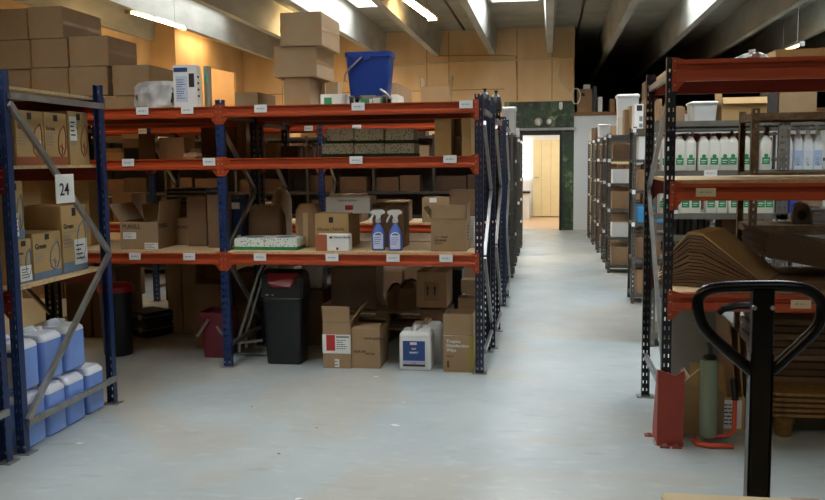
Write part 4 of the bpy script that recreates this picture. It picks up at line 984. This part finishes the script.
for li, z in enumerate(LVG):
    x = -7.9 if li > 0 else -5.0; i = 0
    while x < -.75:
        wv = rnd.uniform(.26, .4); hv = (.3, .24, .22, .22, .26, .33)[li]*rnd.uniform(.75, 1)
        x = clear(x, wv, [-7.2, -6.2, -5.2, -4.2, -3.2, -2.3, -1.5], .045)
        gap = at(299, 130, Y=11.3).x < x+wv/2 < at(335, 130, Y=11.3).x
        if li == 5 and gap: x += .05; continue
        if rnd.random() < .9:
            sbox('carton on the %s of the long grey shelving, %s from the left' % (names[li], nth[i]), x, x+wv, ga+.045+rnd.random()*.04, z+.001, z+hv, .35, m=rnd.choice([KR3, KR4, KR4, KR3]), group='cartons on the %s of the long grey shelving' % names[li]); i += 1
        x += wv+rnd.uniform(.01, .06)
for s, p0, p1, pt in (('left', 300.5, 317, 132), ('right', 319, 334, 134)):
    a, b = at(p0, pt, Y=11.32).x, at(p1, pt, Y=11.32).x
    sbox('%s pale golden carton on top of the long grey shelving' % s, a, b, 11.32, 1.852, at(p0, pt, Y=11.32).z, .3, m=KRG)
for k_, (ya, s) in enumerate(((12.55, 'second'), (13.85, 'third'), (15.1, 'fourth'))):
    xe = -.46
    shelving('steel_shelving', '%s grey shelving row from the camera along the left of the aisle' % s, -3.0, xe, ya, ya+.45, 1.88-.02*k_, LVG, posts=[-3.0, -1.7, xe])
    for li in (1, 2, 3, 4, 5):
        for q in range(2):
            x1 = xe-.05-q*.42
            sbox('carton on the %s of the %s left aisle shelving, %s' % (names[li], s, 'next to the aisle' if q == 0 else 'one in from the aisle'), x1-.38, x1, ya+.04, LVG[li]+.001, LVG[li]+rnd.uniform(.14, .24), .36, m=rnd.choice([KR, KR2, KR3]), group='cartons beside the left of the aisle')
def tub(label, x0, x1, y, z0, z1, d=.3, m=None, group=None):
    w = (x1-x0)/2; h = z1-z0; t = thing('plastic_tub', label, 'tub', ((x0+x1)/2, y+d/2, z0), 0, group); m = m or FROST
    obj('body', MB().rrect([(w*.84, d*.42, .02, 0), (w*.93, d*.47, .025, h*.88), (w*.9, d*.44, .02, h*.88)]), m, t, smooth=True)
    obj('lid', MB().rrect([(w*.97, d*.49, .03, h*.86), (w, d*.5, .03, h*.88), (w, d*.5, .03, h*.95), (w*.9, d*.44, .03, h)]), WPL, t, smooth=True)
    return t
a, b = at(501.5, 118, Y=11.3).x, at(516, 118, Y=11.3).x
tub('white plastic tub with lid on top of the first grey shelving left of the aisle', a, b, 11.32, 1.852, at(509, 106.5, Y=11.3).z)
a, b = at(513.5, 135, Y=12.55).x, at(519, 135, Y=12.55).x
sbox('small white box on the second grey shelving beside the door frame', a, b, 12.6, 1.851, at(517, 128, Y=12.58).z, .3, m=WHITE)

# ---- right of the aisle
nr = 0
RR = [(9.37, .865, 'first'), (11.86, .78, 'second'), (13.05, .79, 'third'), (14.4, .775, 'fourth'), (15.7, .76, 'fifth'), (17.0, .75, 'sixth')]
LVR = [.1, .48, .86, 1.2, 1.52, 1.84]
for k_, (ya, xa_, s) in enumerate(RR):
    xe = xa_+(3.2 if k_ == 0 else 2.2)
    shelving('steel_shelving', '%s grey shelving row from the camera along the right of the aisle' % s, xa_, xe, ya, ya+.44, 1.86, LVR, posts=[xa_, xa_+1.05, xe] if k_ else [xa_, xa_+1.05, xa_+2.1, xe])
    for li in range(6):
        if k_ < 3 and li == 5: continue
        nq = 6 if k_ == 0 else 2
        for q in range(nq):
            wv = rnd.uniform(.24, .36); x0 = xa_+.06+q*.5; hv = rnd.uniform(.16, .27)
            if k_ == 1 and q == 0 and li in (1, 3): m = WHITE
            else: m = rnd.choice([KR, KR2, KR3, KR4, KR3])
            if k_ == 0 and q == 0 and li == 4: m = WHITE
            if k_ == 0 and q == 0 and li == 2: m = mat('sky_blue_box', '#3d8fc4', .5, var=.04)
            sbox('%s on the %s of the %s right aisle shelving, %s from the aisle' % ('white box' if m is WHITE else ('blue box' if m.name == 'sky_blue_box' else 'carton'), names[li], s, nth[q]), x0, x0+wv, ya+.05+rnd.random()*.03, LVR[li]+.001, LVR[li]+hv, .3, m=m, group=None)
# tall things on top of the first right shelving
def onto(label, p0, p1, pt, Y, z, d, m, **k):
    a, b = at(p0, pt, Y=Y).x, at(p1, pt, Y=Y).x
    return sbox(label, a, b, Y, z, at((p0+p1)/2, pt, Y=Y).z, d, m=m, **k)
Y = 9.42; Zs = 1.842
a, b = at(616.5, 110, Y=13.1).x, at(640, 110, Y=13.1).x
sbox('white carton under the tall white tub on the right aisle shelving', a+.03, b-.03, 13.12, Zs, at(628, 117, Y=13.1).z, .34, m=mat('offwhite_box', '#cfc9bc', .7, var=.04))
tub('tall white plastic tub standing highest on the right aisle shelving', a, b, 13.12, at(628, 117, Y=13.1).z, at(628, 94, Y=13.1).z)
a, b = at(598, 128, Y=13.1).x, at(611, 128, Y=13.1).x
tub('small translucent tub on the third right shelving near the white door', a, b, 13.1, Zs, at(604, 124, Y=13.1).z)
onto('dark narrow carton between the two tubs and the file boxes', 624.5, 629, 109.5, 11.93, Zs, .3, KR2)
onto('tan narrow carton beside the white file box on the right shelving', 629.5, 634, 106, 11.93, Zs, .3, KRG)
t = carton('white file box with black patches on top of the first right aisle shelving', at(634.5, 110, Y=Y).x, at(643.5, 110, Y=Y).x, Y, Zs, at(639, 104, Y=Y).z, .3, m=WHITE, tape=None, name='file_box', stickers=((.25, .85, .72, .95, INK, 0), (.55, .9, .3, .5, INKG, 0), (.55, .9, .05, .2, INKG, 0)))
onto('brown carton seen behind the rear black upright on top of the shelving', 645, 656, 81, 9.45, at(653, 99, Y=9.44).z+.002, .3, KR3)
onto('wide carton lying under the brown one behind the rear black upright', 644.5, 662, 99, 9.44, Zs, .35, KR2)
onto('carton behind the black uprights on the first right shelving top', 663, 685, 107, 9.44, Zs, .35, KR2)

# ---- near grey shelving with the bottles
YN = 7.22; fx = at(653, 343, Z=0)
X0 = at(651.5, 200, Y=YN).x; X1 = at(778.5, 200, Y=YN).x; X2 = X1+1.05
z_up, z_lo, z_top, z_b1 = at(715, 170.5, Y=YN).z, at(715, 213.5, Y=YN).z, at(715, 120.5, Y=YN).z, at(715, 235.5, Y=YN).z
LVN = [.12, .48, z_b1, z_lo, z_up, z_top]
sh, osh = shelving('steel_shelving', 'grey steel shelving holding the rows of green labelled bottles', X0, X2, YN, YN+.5, z_top+.01, LVN, m=GREYM, lip=.045, posts=[X0, X1-.012, X2], w=.045)
for px, z in ((710.5, z_up), (706, z_b1)):
    price_label(sh, osh, at(px, 170, Y=YN).x, YN-.006, z-.045, w=.1, h=.05)
obj('post', upright_mb(X1+.03, YN-.004, z_top, w=.085, dep=.03), GREYM, sh, origin=osh)
GLAB = GRNP
def bottle_green():
    t = thing('detergent_bottle', 'white bottle', 'bottle')
    obj('body', MB().rrect([(.04, .04, .012, 0), (.0435, .043, .014, .008), (.0435, .043, .014, .218), (.041, .04, .014, .228), (.018, .018, .01, .268), (.012, .012, .009, .275)]), mat('milky_plastic', '#e3e2d6', .35, var=.03), t, smooth=True)
    obj('cap', MB().lathe([(.014, .27), (.016, .272), (.016, .29), (.013, .294)], seg=14), mat('deep_red_cap', '#8a2a22', .4, var=0), t, smooth=True)
    l = obj('label_panel', MB().box(-.028, .03, -.0455, -.043, .045, .1), GLAB, t)
    obj('emblem', MB().prism([(math.cos(a*math.pi/8)*.016+.001, .112+math.sin(a*math.pi/8)*.016) for a in range(16)], 'y', -.0452, -.043), GLAB, l)
    obj('print', MB().box(-.018, .02, -.046, -.0455, .075, .082).box(-.018, .012, -.046, -.0455, .06, .064), WHITE, l)
    return t
proto = bottle_green(); kids = kids_map()
GU = [666, 679.5, 690.5, 703.5, 714, 724.5, 732.5, 746, 765.5]
GLx = [663.5, 685, 695, 710.5, 721.5, 734, 747, 760, 768.5]
first = True
for i, px in enumerate(GU):
    lab = 'white bottle with green label on the upper bottle shelf, %s from the left' % nth[i]; loc = (at(px, 150, Y=YN+.07).x, YN+.09, z_up+.001)
    if first: proto.location = loc; proto['label'] = lab; proto['group'] = 'green labelled bottles on the upper shelf'; first = False
    else: dup(proto, loc, 0, lab, kids, 'green labelled bottles on the upper shelf')
for i, px in enumerate(GLx):
    dup(proto, (at(px, 195, Y=YN+.07).x, YN+.08, z_lo+.001), 0, 'white bottle with green label on the lower bottle shelf, %s from the left' % nth[i], kids, 'green labelled bottles on the lower shelf')
k2 = 0
for i, px in enumerate((672, 684, 697, 708, 719, 729, 739, 755)):   # dark red capped row behind
    t = thing('detergent_bottle', 'dark red bottle in the row behind the green labelled ones, %s from the left' % nth[i], 'bottle', (at(px, 150, Y=YN+.2).x, YN+.24, z_up+.001), 0, 'dark red bottles in the second row')
    obj('body', MB().rrect([(.034, .036, .01, 0), (.036, .038, .012, .2), (.03, .03, .012, .24), (.014, .014, .01, .27)]), mat('deep_red_plastic', '#6e1a18', .4, var=.05), t, smooth=True)
    obj('cap', MB().lathe([(.022, .262), (.022, .3)], seg=12), mat('deep_red_plastic', '#6e1a18'), t)
YM = YN+.07
for i, px in enumerate((788, 798.5, 808.5, 818.5)):
    t = thing('pump_bottle', 'tall white pump bottle right of the grey perforated post, %s from the left' % nth[i], 'bottle', (at(px, 150, Y=YM).x, YM+.03, z_up+.001), 0, 'tall white pump bottles')
    obj('body', MB().rrect([(.036, .03, .014, 0), (.038, .032, .016, .01), (.038, .032, .016, .2), (.026, .024, .014, .25), (.014, .014, .011, .28), (.013, .013, .01, .29)]), mat('milk_white', '#dfe3e6', .35, var=.02), t, smooth=True)
    obj('pump', MB().lathe([(.018, .288), (.018, .312), (.006, .314), (.006, .335)], seg=12).box(-.032, .012, -.008, .008, .335, .348), WPL, t)
    l = obj('label_panel', MB().box(-.03, .03, -.0345, -.032, .03, .15), mat('pale_label' if i % 2 == 0 else 'blue_tint_label', '#d2dae2' if i % 2 == 0 else '#a9bedc', .5, var=.02), t)
    obj('print', scribble(.04, .05, 4, -.02, -.0345, .045, seed=i).box(-.008, .006, -.036, -.0345, .032, .046), INKG, l)
# blue cans, white tubs on the lower levels
for i, (p0, p1) in enumerate(((779, 788), (789, 797))):
    onto('blue package on the lower bottle shelf, %s of two' % ('left', 'right')[i], p0, p1, 200, YN+.05, z_lo+.001, .2, mat('cobalt_pack', '#3552a8', .45, var=.04))
t = thing('canister', 'large white and blue canister standing on the low grey shelf', 'canister', (at(746, 250, Y=YN+.1).x, YN+.2, z_b1-.31))
hz = at(746, 239, Y=YN+.1).z-t.location.z
obj('body', MB().rrect([(.07, .07, .02, 0), (.075, .075, .03, .01), (.075, .075, .03, hz*.8), (.03, .03, .02, hz*.92), (.025, .025, .02, hz*.95)]), WPL, t, smooth=True); obj('cap', MB().lathe([(.03, hz*.94), (.03, hz)], seg=14), BLUP, t); obj('label_panel', MB().box(-.055, .055, -.079, -.074, hz*.25, hz*.65), mat('pale_blue_label', '#c9d3ef'), t)
LVX = t.location.z
obj('shelf', MB().box(X0+.004, X2-.004, YN+.004, YN+.496, LVX-.005, LVX-.001).box(X0+.004, X2-.004, YN-.004, YN+.002, LVX-.045, LVX), GREYM, sh, origin=osh)
for i, (p0, p1) in enumerate(((781, 789), (792, 802))):
    onto('white carton panel on the low grey shelf, %s' % ('left one', 'right one')[i], p0, p1, 239, YN+.08, LVX+.001, .25, mat('cool_white', '#dfe8ee', .5, var=.01))
onto('small white jar box at the right end of the low grey shelf', 804, 812, 245, YN+.08, LVX+.001, .2, WHITE)
for i in range(6):
    x = at(672+i*6.5, 230, Y=YN+.1).x
    sbox('dark binder on the low shelf below the bottles, %s from the left' % nth[i], x, x+.038, YN+.08, z_b1+.001, z_b1+.15+.015*(i % 3), .22, m=mat('dark_binder', '#3b3a38', .6, var=.05), name='binder', cat='binder', group='dark binders below the bottles')
onto('dark carton between the binders and the rusty post', 722, 738, 219, YN+.1, z_b1+.001, .3, KR3)
for i in range(5):
    x = X0+.15+i*.36
    sbox('carton on the second lowest level of the bottle shelving, %s from the left' % nth[i], x, x+.3, YN+.05, .481, LVX-.06, .36, m=KR3 if i % 2 else KR2, group='cartons low in the bottle shelving')
# goods on top of the bottle shelving
zt_ = z_top+.001
onto('tan carton on the grey shelving top beside the black upright', 660, 668, 106, YN+.06, zt_, .3, KR2)
onto('brown carton with tape left of the clear tub on the grey shelving', 669, 683, 106, YN+.06, zt_, .3, KR)
a, b = at(691, 110, Y=YN+.05).x, at(719, 110, Y=YN+.05).x
t = tub('clear plastic tub with loose things on the grey shelving top', a, b, YN+.05, zt_, at(705, 101, Y=YN+.05).z, m=FROST)
obj('contents', MB().box(-.07, .05, -.08, .08, .01, .03), REDP, t); 
cpx('open carton with hanging front flap on top of the rusty shelving', 722, 767, 97, YN+.05, zt_, .3, m=KRG, flaps=(('f', 150, .06), ('l', 5, .05)))
onto('grey dark crate between the open carton and the wide one', 769, 778, 90, YN+.08, zt_, .3, mat('dark_grey_crate', '#4d4a47', .6, var=.05))
carton('wide carton with tape on top of the rusty shelving', at(779.5, 100, Y=YN+.05).x, at(817, 100, Y=YN+.05).x, YN+.05, zt_, at(800, 84, Y=YN+.05).z, .35, m=KR)
# ---- rusty shelving in front
YR0, YR1 = 6.12, 6.54
XR0 = at(750, 200, Y=YR0).x
zr = [at(780, y, Y=YR0).z for y in (112.5, 172.5, 225.5)]
shelving('steel_shelving', 'rusty brown steel shelving standing in front of the bottles', XR0, XR0+1.1, YR0, YR1, zr[0]+.03, [.15, .6]+zr[::-1], m=RUST, sheet=RUST, w=.048, lip=.05)
a = at(803, 205, Y=YR0+.1)
t = thing('label_dispenser', 'rounded brown dispenser with dark opening on the rusty shelf', 'dispenser', (a.x, YR0+.16, zr[2]+.001)); hz = at(803, 202.5, Y=YR0+.1).z-zr[2]
pts = [(-.05, 0), (.05, 0)]+[(math.cos(q*math.pi/10)*.05, hz-.05+math.sin(q*math.pi/10)*.05) for q in range(11)]
obj('body', MB().prism(pts, 'y', -.04, .04), mat('brown_plastic', '#6b5848', .5, var=.05), t, bevel=.006, smooth=True)
obj('opening', MB().prism([(math.cos(q*math.pi/8)*.03, hz*.4+math.sin(q*math.pi/8)*.035) for q in range(16)], 'y', -.044, -.04), BPL, t)
obj('top_cap', MB().lathe([(.012, hz), (.01, hz+.008)], seg=10), KR, t)
for i in range(5):
    sbox('clear sheet stack at the right of the rusty shelf, layer %s' % ('one lowest', 'two', 'three', 'four', 'five topmost')[i], at(812, 210, Y=YR0+.1).x, XR0+1.04, YR0+.06, zr[2]+.002+i*.022, zr[2]+.02+i*.022, .3, m=mat('grey_film_sheet', '#8e8a84', .3, var=.1), name='film_pack', cat='package', group='film packs on the rusty shelf')

# ================================================================== RIGHT RACK GOODS
Z1 = .735+.095+.001; Z2 = 1.318+.09+.019; Z3 = 1.935+.108+.001
def collapsed(label, loc, rz, w, d, n, m, tilt, th=.009, group=None, skew=0):
    """pile of flattened cartons, each sheet slid along the slope"""
    t = thing('flattened_cartons', label, 'cartons', loc, rz, group)
    for i in range(n):
        dx = i*skew+rnd.uniform(-.008, .008)
        mb = MB().box(-w/2+dx, w/2+dx, -d/2, d/2, 0, th*.82)
        mb.xf(Matrix.Translation((0, 0, i*th/math.cos(tilt))) @ Matrix.Rotation(tilt, 4, 'Y'))
        obj('sheet', mb, m, t)
    return t
def fold_pile(label, X, Ya, Yc, prof, n, th, m, mt):
    """flattened cartons draped over a ridge: profile (x, z) swept along Y"""
    t = thing('flattened_cartons', label, 'cartons', (X, Ya, Z1))
    for i in range(n):
        o = i*th; e = rnd.uniform(-.006, .006)
        top = [(x+e, (z+n*th)*(i+1)/n) for x, z in prof]; pts = top+[(x+e, (z+n*th)*(i+.22)/n) for x, z in prof[::-1]]
        obj('sheet', MB().prism(pts, 'y', rnd.uniform(-.006, .006), Yc-Ya+rnd.uniform(-.008, .008)), mt if i == n-1 else m, t)  # top sheet is paler, the light on it put into the colour
    return t
YF = RY0+.1
def xx(p, y=260, Y=YF): return at(p, y, Y=Y).x
zz_ = lambda py, Y=YF: at(700, py, Y=Y).z-Z1
Xp = at(659, 260, Y=YF+.25).x
fold_pile('draped pile of flattened kraft cartons on the lower level of the right rack', Xp, YF+.22, YF+.66, [(0, -.05), (.16, zz_(236)-.16), (.24, zz_(236)-.165), (.56, .05-.168)], 16, .0105, KR3, KRG).rotation_euler.z = -.45
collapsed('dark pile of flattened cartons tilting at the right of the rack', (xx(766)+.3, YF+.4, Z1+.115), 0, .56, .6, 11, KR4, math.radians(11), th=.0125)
collapsed('low flat layer of cartons under the tilted dark pile', (xx(760)+.4, YF+.4, Z1+.004), 0, .7, .66, 4, KR3, math.radians(0), th=.011)
# top of the right rack
a, b = at(776, 58, Y=4.9).x, at(776, 58, Y=4.9).x+.5
carton('large plain carton on the very top of the right rack', a, b, 4.9, Z3, at(800, 48.5, Y=4.9).z, .5, m=KR)
t = thing('plastic_bag', 'crumpled white plastic bag on top of the right rack', 'bag', (at(756, 64, Y=4.75).x, 4.85, Z3))
obj('body', MB().rings([[(math.cos(q*math.pi/12)*(.1-.02*j)*(1+.2*math.sin(q*2.7+j)), math.sin(q*math.pi/12)*.08*(1+.2*math.sin(q*4+j*2)), z) for q in range(24)] for j, z in enumerate((0, .012, .025, .034))]), FROST, t, smooth=True); obj('knot', MB().lathe([(.02, .03), (.012, .045), (.02, .055)], seg=8), FROST, t)
# floor behind the protector
def X_(p, py, Y): return at(p, py, Y=Y).x
zp_ = at(690, 306, Y=5.3).z
t = thing('panel_sheet', 'large grey board leaning upright at the back of the right rack', 'board', (X_(690, 340, 5.5), 5.45, 0))
obj('body', MB().box(X_(671, 340, 5.45)-t.location.x, X_(719, 340, 5.45)-t.location.x, 0, .02, 0, .76), mat('grey_board', '#8d8b86', .7, var=.04), t); obj('edge_band', MB().box(X_(671, 340, 5.45)-t.location.x-.004, X_(719, 340, 5.45)-t.location.x+.004, -.002, .022, .76, .766), GALV, t)
cpx('brown carton with large white label on the floor under the right rack', 697, 745, 397, 4.98, 0, .3, m=KRG, tape=None, flaps=(('l', 20, .1), ('b', 8, .12)), stickers=((.42, .93, .12, .92, WHITE, 6),), words=(('tya', .44, .76, .035, INK),))
t = thing('cardboard_sheet', 'pale angled carton flap standing beside the red column guard', 'board', (X_(694, 400, 4.9), 4.9, 0))
zA = at(690, 358, Y=4.9).z; obj('panel', MB().prism([(-.1, 0), (.1, 0), (.11, zA*.7), (.03, zA), (-.09, zA*.72)], 'y', -.004, .004, Matrix.Rotation(.25, 4, 'X')), KRG, t); obj('fold', MB().prism([(.1, 0), (.16, 0), (.15, zA*.6), (.11, zA*.7)], 'y', .0, .008, Matrix.Rotation(.25, 4, 'X')), KR, t)
# red column guard
gx0, gx1 = at(652, 440, Y=4.7).x, at(683, 440, Y=4.7).x; gm = at(657.5, 440, Y=4.7).x; hz = at(668, 370, Y=4.7).z
t = thing('column_guard', 'red painted steel column guard bolted to the floor at the black upright', 'guard', ((gx0+gx1)/2, 4.7, 0)); ox = t.location.x
GRD = mat('guard_red', '#9c3e2c', .5, var=.06)
W_ = gx1-gm
obj('front_plate', MB().prism([(gm-ox, 0), (gx1-ox, 0), (gx1-ox, hz), ((gm+gx1)/2-ox+.02, hz-.03), (gm-ox, hz)][::1], 'y', -.004, .004), GRD, t)
obj('side_plate', MB().prism([(0, 0), (.2, 0), (.2, .06), (.05, hz*.98), (0, hz)], 'x', gm-ox-.004, gm-ox), GRD, t)
obj('side_plate', MB().prism([(0, 0), (.12, 0), (.1, hz*.96), (0, hz)], 'x', gx1-ox-.004, gx1-ox), GRD, t)
for p in ((gm-ox-.025, .17), (gm-ox+.035, -.02), (gx1-ox-.035, -.02)):
    f = obj('foot_tab', MB().box(p[0]-.025, p[0]+.025, p[1]-.022, p[1]+.022, 0, .008), GRD, t)
    obj('bolt', MB().lathe([(.012, .008), (.012, .018), (.006, .02)], c=p, seg=6), GALV, f)
# stretch film dispenser
cx = at(709, 438, Y=4.72).x; hz = at(709, 361, Y=4.72).z
t = thing('film_dispenser', 'stretch film roll on an orange bent tube holder with black grip', 'dispenser', (cx, 4.76, 0))
FG = mat('green_grey_film', '#7e8a72', .22, var=.08, scale=3)
obj('film_roll', MB().lathe([(.045, .045), (.047, .05), (.047, hz-.005), (.045, hz)], seg=24), FG, t, smooth=True)
obj('film_roll_core', MB().lathe([(.03, .035), (.03, hz+.012)], seg=16), KR, t)
obj('top_cap', MB().lathe([(.036, hz+.005), (.04, hz+.012), (.03, hz+.025), (.013, hz+.03), (.013, hz+.07), (.018, hz+.075), (.018, hz+.09), (.004, hz+.095)], seg=16), BPL, t, smooth=True)
ORT = mat('orange_tube', '#cf4a26', .35, var=.05)
hx = at(736, 420, Y=4.72).x-cx
obj('base_tube', MB().tube([(-.06, .05, .015), (-.075, 0, .015), (-.06, -.05, .015), (0, -.075, .015), (.06, -.07, .015), (.12, -.07, .015)], .013, 8), ORT, t, smooth=True)
obj('arm_tube', MB().tube([(.0, .0, .035), (.05, .0, .045), (hx-.04, 0, .05), (hx-.012, 0, .065), (hx, 0, .1), (hx, 0, .26)], .012, 8), ORT, t, smooth=True)
obj('grip', MB().tube([(hx, 0, .25), (hx+.0, 0, .26), (hx-.012, 0, .36), (hx-.012, 0, .365)], [.02, .016, .016, .012], 10), BPL, t, smooth=True)
# stack of pressed wood pallets and the flattened boards on it
px0 = X_(764, 400, 5.0); PW = mat('pressed_wood', '#9a733c', .5, color2='#6b4c25', scale=22, detail=6)
zt_p = at(790, 392, Y=4.95).z
nP = 5
for i in range(nP):
    z0 = i*.029
    t = thing('pressed_pallet', 'moulded brown wood pallet nested in the stack on the floor, %s' % ('bottom one with visible feet', 'second from below', 'third from below', 'fourth from below', 'top one')[i], 'pallet', (px0+.6, 5.29, z0), 0, 'nested moulded pallets')
    obj('deck', MB().rrect([(.6, .4, .05, .125), (.605, .405, .05, .13), (.605, .405, .05, .143), (.59, .39, .05, .146)]), PW, t)
    if i == 0:
        for fx_ in (-.5, 0, .5):
            for fy in (-.32, 0, .32): obj('foot', MB().lathe([(.038, 0), (.042, .01), (.062, .125)], c=(fx_, fy), seg=14), PW, t, smooth=True)
ztop = .146+.029*(nP-1)
for j in range(9):
    w_ = rnd.uniform(.96, 1.04)
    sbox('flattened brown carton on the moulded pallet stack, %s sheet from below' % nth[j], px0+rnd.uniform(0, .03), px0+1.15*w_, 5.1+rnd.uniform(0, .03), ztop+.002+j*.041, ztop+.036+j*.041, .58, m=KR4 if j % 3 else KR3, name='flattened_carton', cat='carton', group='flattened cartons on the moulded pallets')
t = thing('cardboard_sheet', 'three brown board edges leaning left of the flattened carton pile', 'board', (X_(742, 350, 4.97), 5.05, 0))
for i in range(3): obj('sheet', MB().prism([(0+i*.04, 0), (.01+i*.04, 0), (-.05+i*.05, .62-.06*i), (-.06+i*.05, .62-.06*i)], 'y', 0, .5), KR2, t)
p = at(742, 322, Y=5.6)

# small white shelf labels on the aisle corner posts
for so in [o for o in bpy.data.objects if o.name.startswith('steel_shelving') and o.parent is None and 'aisle' in o['label']]:
    right = 'right of the aisle' in so['label']; oo = so.location
    xs_ = 0 if right else max(c.data.vertices[i].co.x for c in so.children for i in range(min(8, len(c.data.vertices))))
    for z in LVR[1:]:
        if rnd.random() < .8:
            xa_ = -.006 if right else xs_-.03
            mb = MB().box(xa_, xa_+.035, -.008, -.006, z-.04, z+.005)
            obj('shelf_tag', mb, WHITE, so)
# ================================================================== MEZZANINE GOODS, PALLET TRUCK, LITTER
Ym = YB+.1
def mz(label, p0, p1, pt, m, pb=None, name='cardboard_box', cat='box'):
    a, b = at(p0, pt, Y=Ym).x, at(p1, pt, Y=Ym).x; z0 = 2.5 if pb is None else at(p0, pb, Y=Ym).z
    return sbox(label, a, b, Ym, z0, at(p0, pt, Y=Ym).z, .5, m=m, name=name, cat=cat)
carton('carton with handle hole on the dark mezzanine over the white wall', at(577, 95, Y=Ym).x, at(592.5, 95, Y=Ym).x, Ym, 2.502, at(585, 89, Y=Ym).z, .4, m=KR2, tape=None, stickers=((.3, .5, .7, .82, INK, 0),))
zc = at(585, 89, Y=Ym).z
t = thing('desk_fan', 'small pale box with handle on top of the mezzanine carton', 'box', (at(587, 86, Y=Ym).x, Ym+.15, zc)); 
obj('body', MB().box(-.07, .07, -.07, .07, 0, .1), WPL, t, bevel=.01); obj('handle', MB().tube([(-.04, 0, .1), (-.04, 0, .14), (.04, 0, .14), (.04, 0, .1)], .008, 6), BPL, t)
mz('dark upright case right of the mezzanine carton', 593.5, 597, 86, BPL, name='case', cat='case')
mz('grey bundle on the mezzanine behind the dark case', 598, 602.5, 97, WPL, name='bundle', cat='bundle')
mz('tan box at the right of the mezzanine edge', 610, 615, 99, KR2)
t = thing('cable_coil', 'pale cable coil hanging at the plywood wall corner', 'cable', (at(576, 96, Y=YB-.1).x, YB-.1, at(576, 96, Y=YB-.1).z))
R = []
obj('loop', MB().tube([(math.cos(q*math.pi/10)*.09, 0, math.sin(q*math.pi/10)*.16) for q in range(20)], .01, 6, closed=True), WPL, t, smooth=True)
obj('hook', MB().box(-.01, .01, -.01, .1, .14, .17), GALV, t)

# pallet truck : only its handle stands in view, the rest is below the picture
PY = 2.25
cx = at(760, 380, Y=PY).x
t = thing('pallet_truck', 'black hand pallet truck with looped steering handle at the right front', 'pallet truck', (cx, PY, 0))
def lp(px, py): v = at(px, py, Y=PY); return (v.x-cx, 0, v.z)
loop = [(755, 374), (742, 363), (712, 337), (702, 325), (697.5, 309), (698, 297), (706, 290), (718, 287.5), (735, 286.5), (760, 286), (785, 286), (800, 287.5), (813, 292), (821.5, 301), (822.5, 314), (817, 328), (806, 339), (775, 368), (765, 374)]
pts = [Vector(lp(*q)) for q in loop]
# resample smoothly
def smooth_closed(p, k=2):
    for _ in range(k):
        q = []
        for i in range(len(p)):
            a, b = p[i], p[(i+1) % len(p)]; q += [a*.75+b*.25, a*.25+b*.75]
        p = q
    return p
obj('handle_loop', MB().tube(smooth_closed(pts), .0145, 12, closed=True), BLKM, t, smooth=True)
ax = .026
zt_ = lp(760, 288)[2]
obj('drawbar', MB().rrect([(ax, .018, .006, .42), (ax, .018, .006, zt_-.005)]), BLKM, t)
obj('drawbar_edge', MB().box(-ax-.002, -ax, -.02, .018, .42, lp(745, 352)[2]).box(ax, ax+.002, -.02, .018, .42, lp(745, 352)[2]), BLKM, t)
l0 = Vector(lp(748, 305)); l1 = Vector(lp(735, 305)); l2 = Vector(lp(722, 308)); l3 = Vector(lp(717.5, 312.5))
obj('release_lever', MB().tube([l0+Vector((0, -.012, 0)), l1+Vector((0, -.014, 0)), l2+Vector((0, -.015, 0)), l3+Vector((0, -.015, 0))], [.0105, .01, .009, .007], 8), BLKM, t, smooth=True)
for px in (752.5, 770.5): 
    v = lp(px, 306.5); obj('bolt', MB().lathe([(.006, 0), (.006, .006)], seg=10).xf(Matrix.Translation((v[0], -.018, v[2])) @ Matrix.Rotation(math.radians(90), 4, 'X')), GALV, t)
obj('pump_body', MB().rrect([(.09, .1, .02, .12), (.09, .1, .02, .3), (.05, .05, .02, .36), (.035, .035, .015, .45)]), RPL, t, smooth=True)
for s in (-1, 1): obj('steer_wheel', MB().tube([(s*.03, 0, .09), (s*.075, 0, .09)], .09, 20), BPL, t)
for s in (-1, 1): obj('fork', MB().box(s*.2-.08, s*.2+.08, -1.3, -.1, .08, .13), RPL, t)
obj('bridge', MB().box(-.28, .28, -.14, -.08, .08, .4), RPL, t)
# kraft box load on the forks towards the camera
zl = at(740, 495.5, Y=1.98).z; xl = at(661, 492.5, Y=1.98).x
d = 1.0
carton('cream topped carton at the bottom right edge in front of the truck handle', xl, xl+.62, .98, .132, zl, d, m=mat('pale_kraft', '#cdbb92', .8, var=.03), tape='h')
# litter
def scrap(label, px, py, s, rz, m=WHITE, name='paper_scrap', cat='paper'):
    p = at(px, py, Z=0); t = obj(name, MB().prism([(-s, -s*.3), (-s*.1, -s*.55), (s, -s*.1), (s*.3, s*.2), (-s*.5, s*.35)], 'z', .001, .0035), m)
    t.location = (p.x, p.y, 0); t.rotation_euler = (0, 0, rz); tag(t, label, cat)
scrap('white torn paper scrap on the floor right of the blue jerrycans', 81, 443.5, .03, .2)
scrap('white paper strip on the floor below the white jerrycan', 396, 425.5, .035, -.25)
scrap('tiny white scrap at the bottom picture edge', 299, 499, .02, .5)
scrap('pale scrap further right on the floor under the shelf front', 404, 403, .02, .1)
scrap('small dark crumb on the grey floor left of centre', 279, 454, .008, 0, INK, 'floor_crumb', 'debris')
scrap('short pale splinter lying on the floor in the middle', 317, 428, .014, -.7, KRG, 'wood_splinter', 'debris')
scrap('flat white shred on the floor in front of the floor boxes', 376, 377, .02, .3)
scrap('small brown crumb behind the paper strip near the bin', 252, 407, .008, 0, KR3, 'floor_crumb', 'debris')
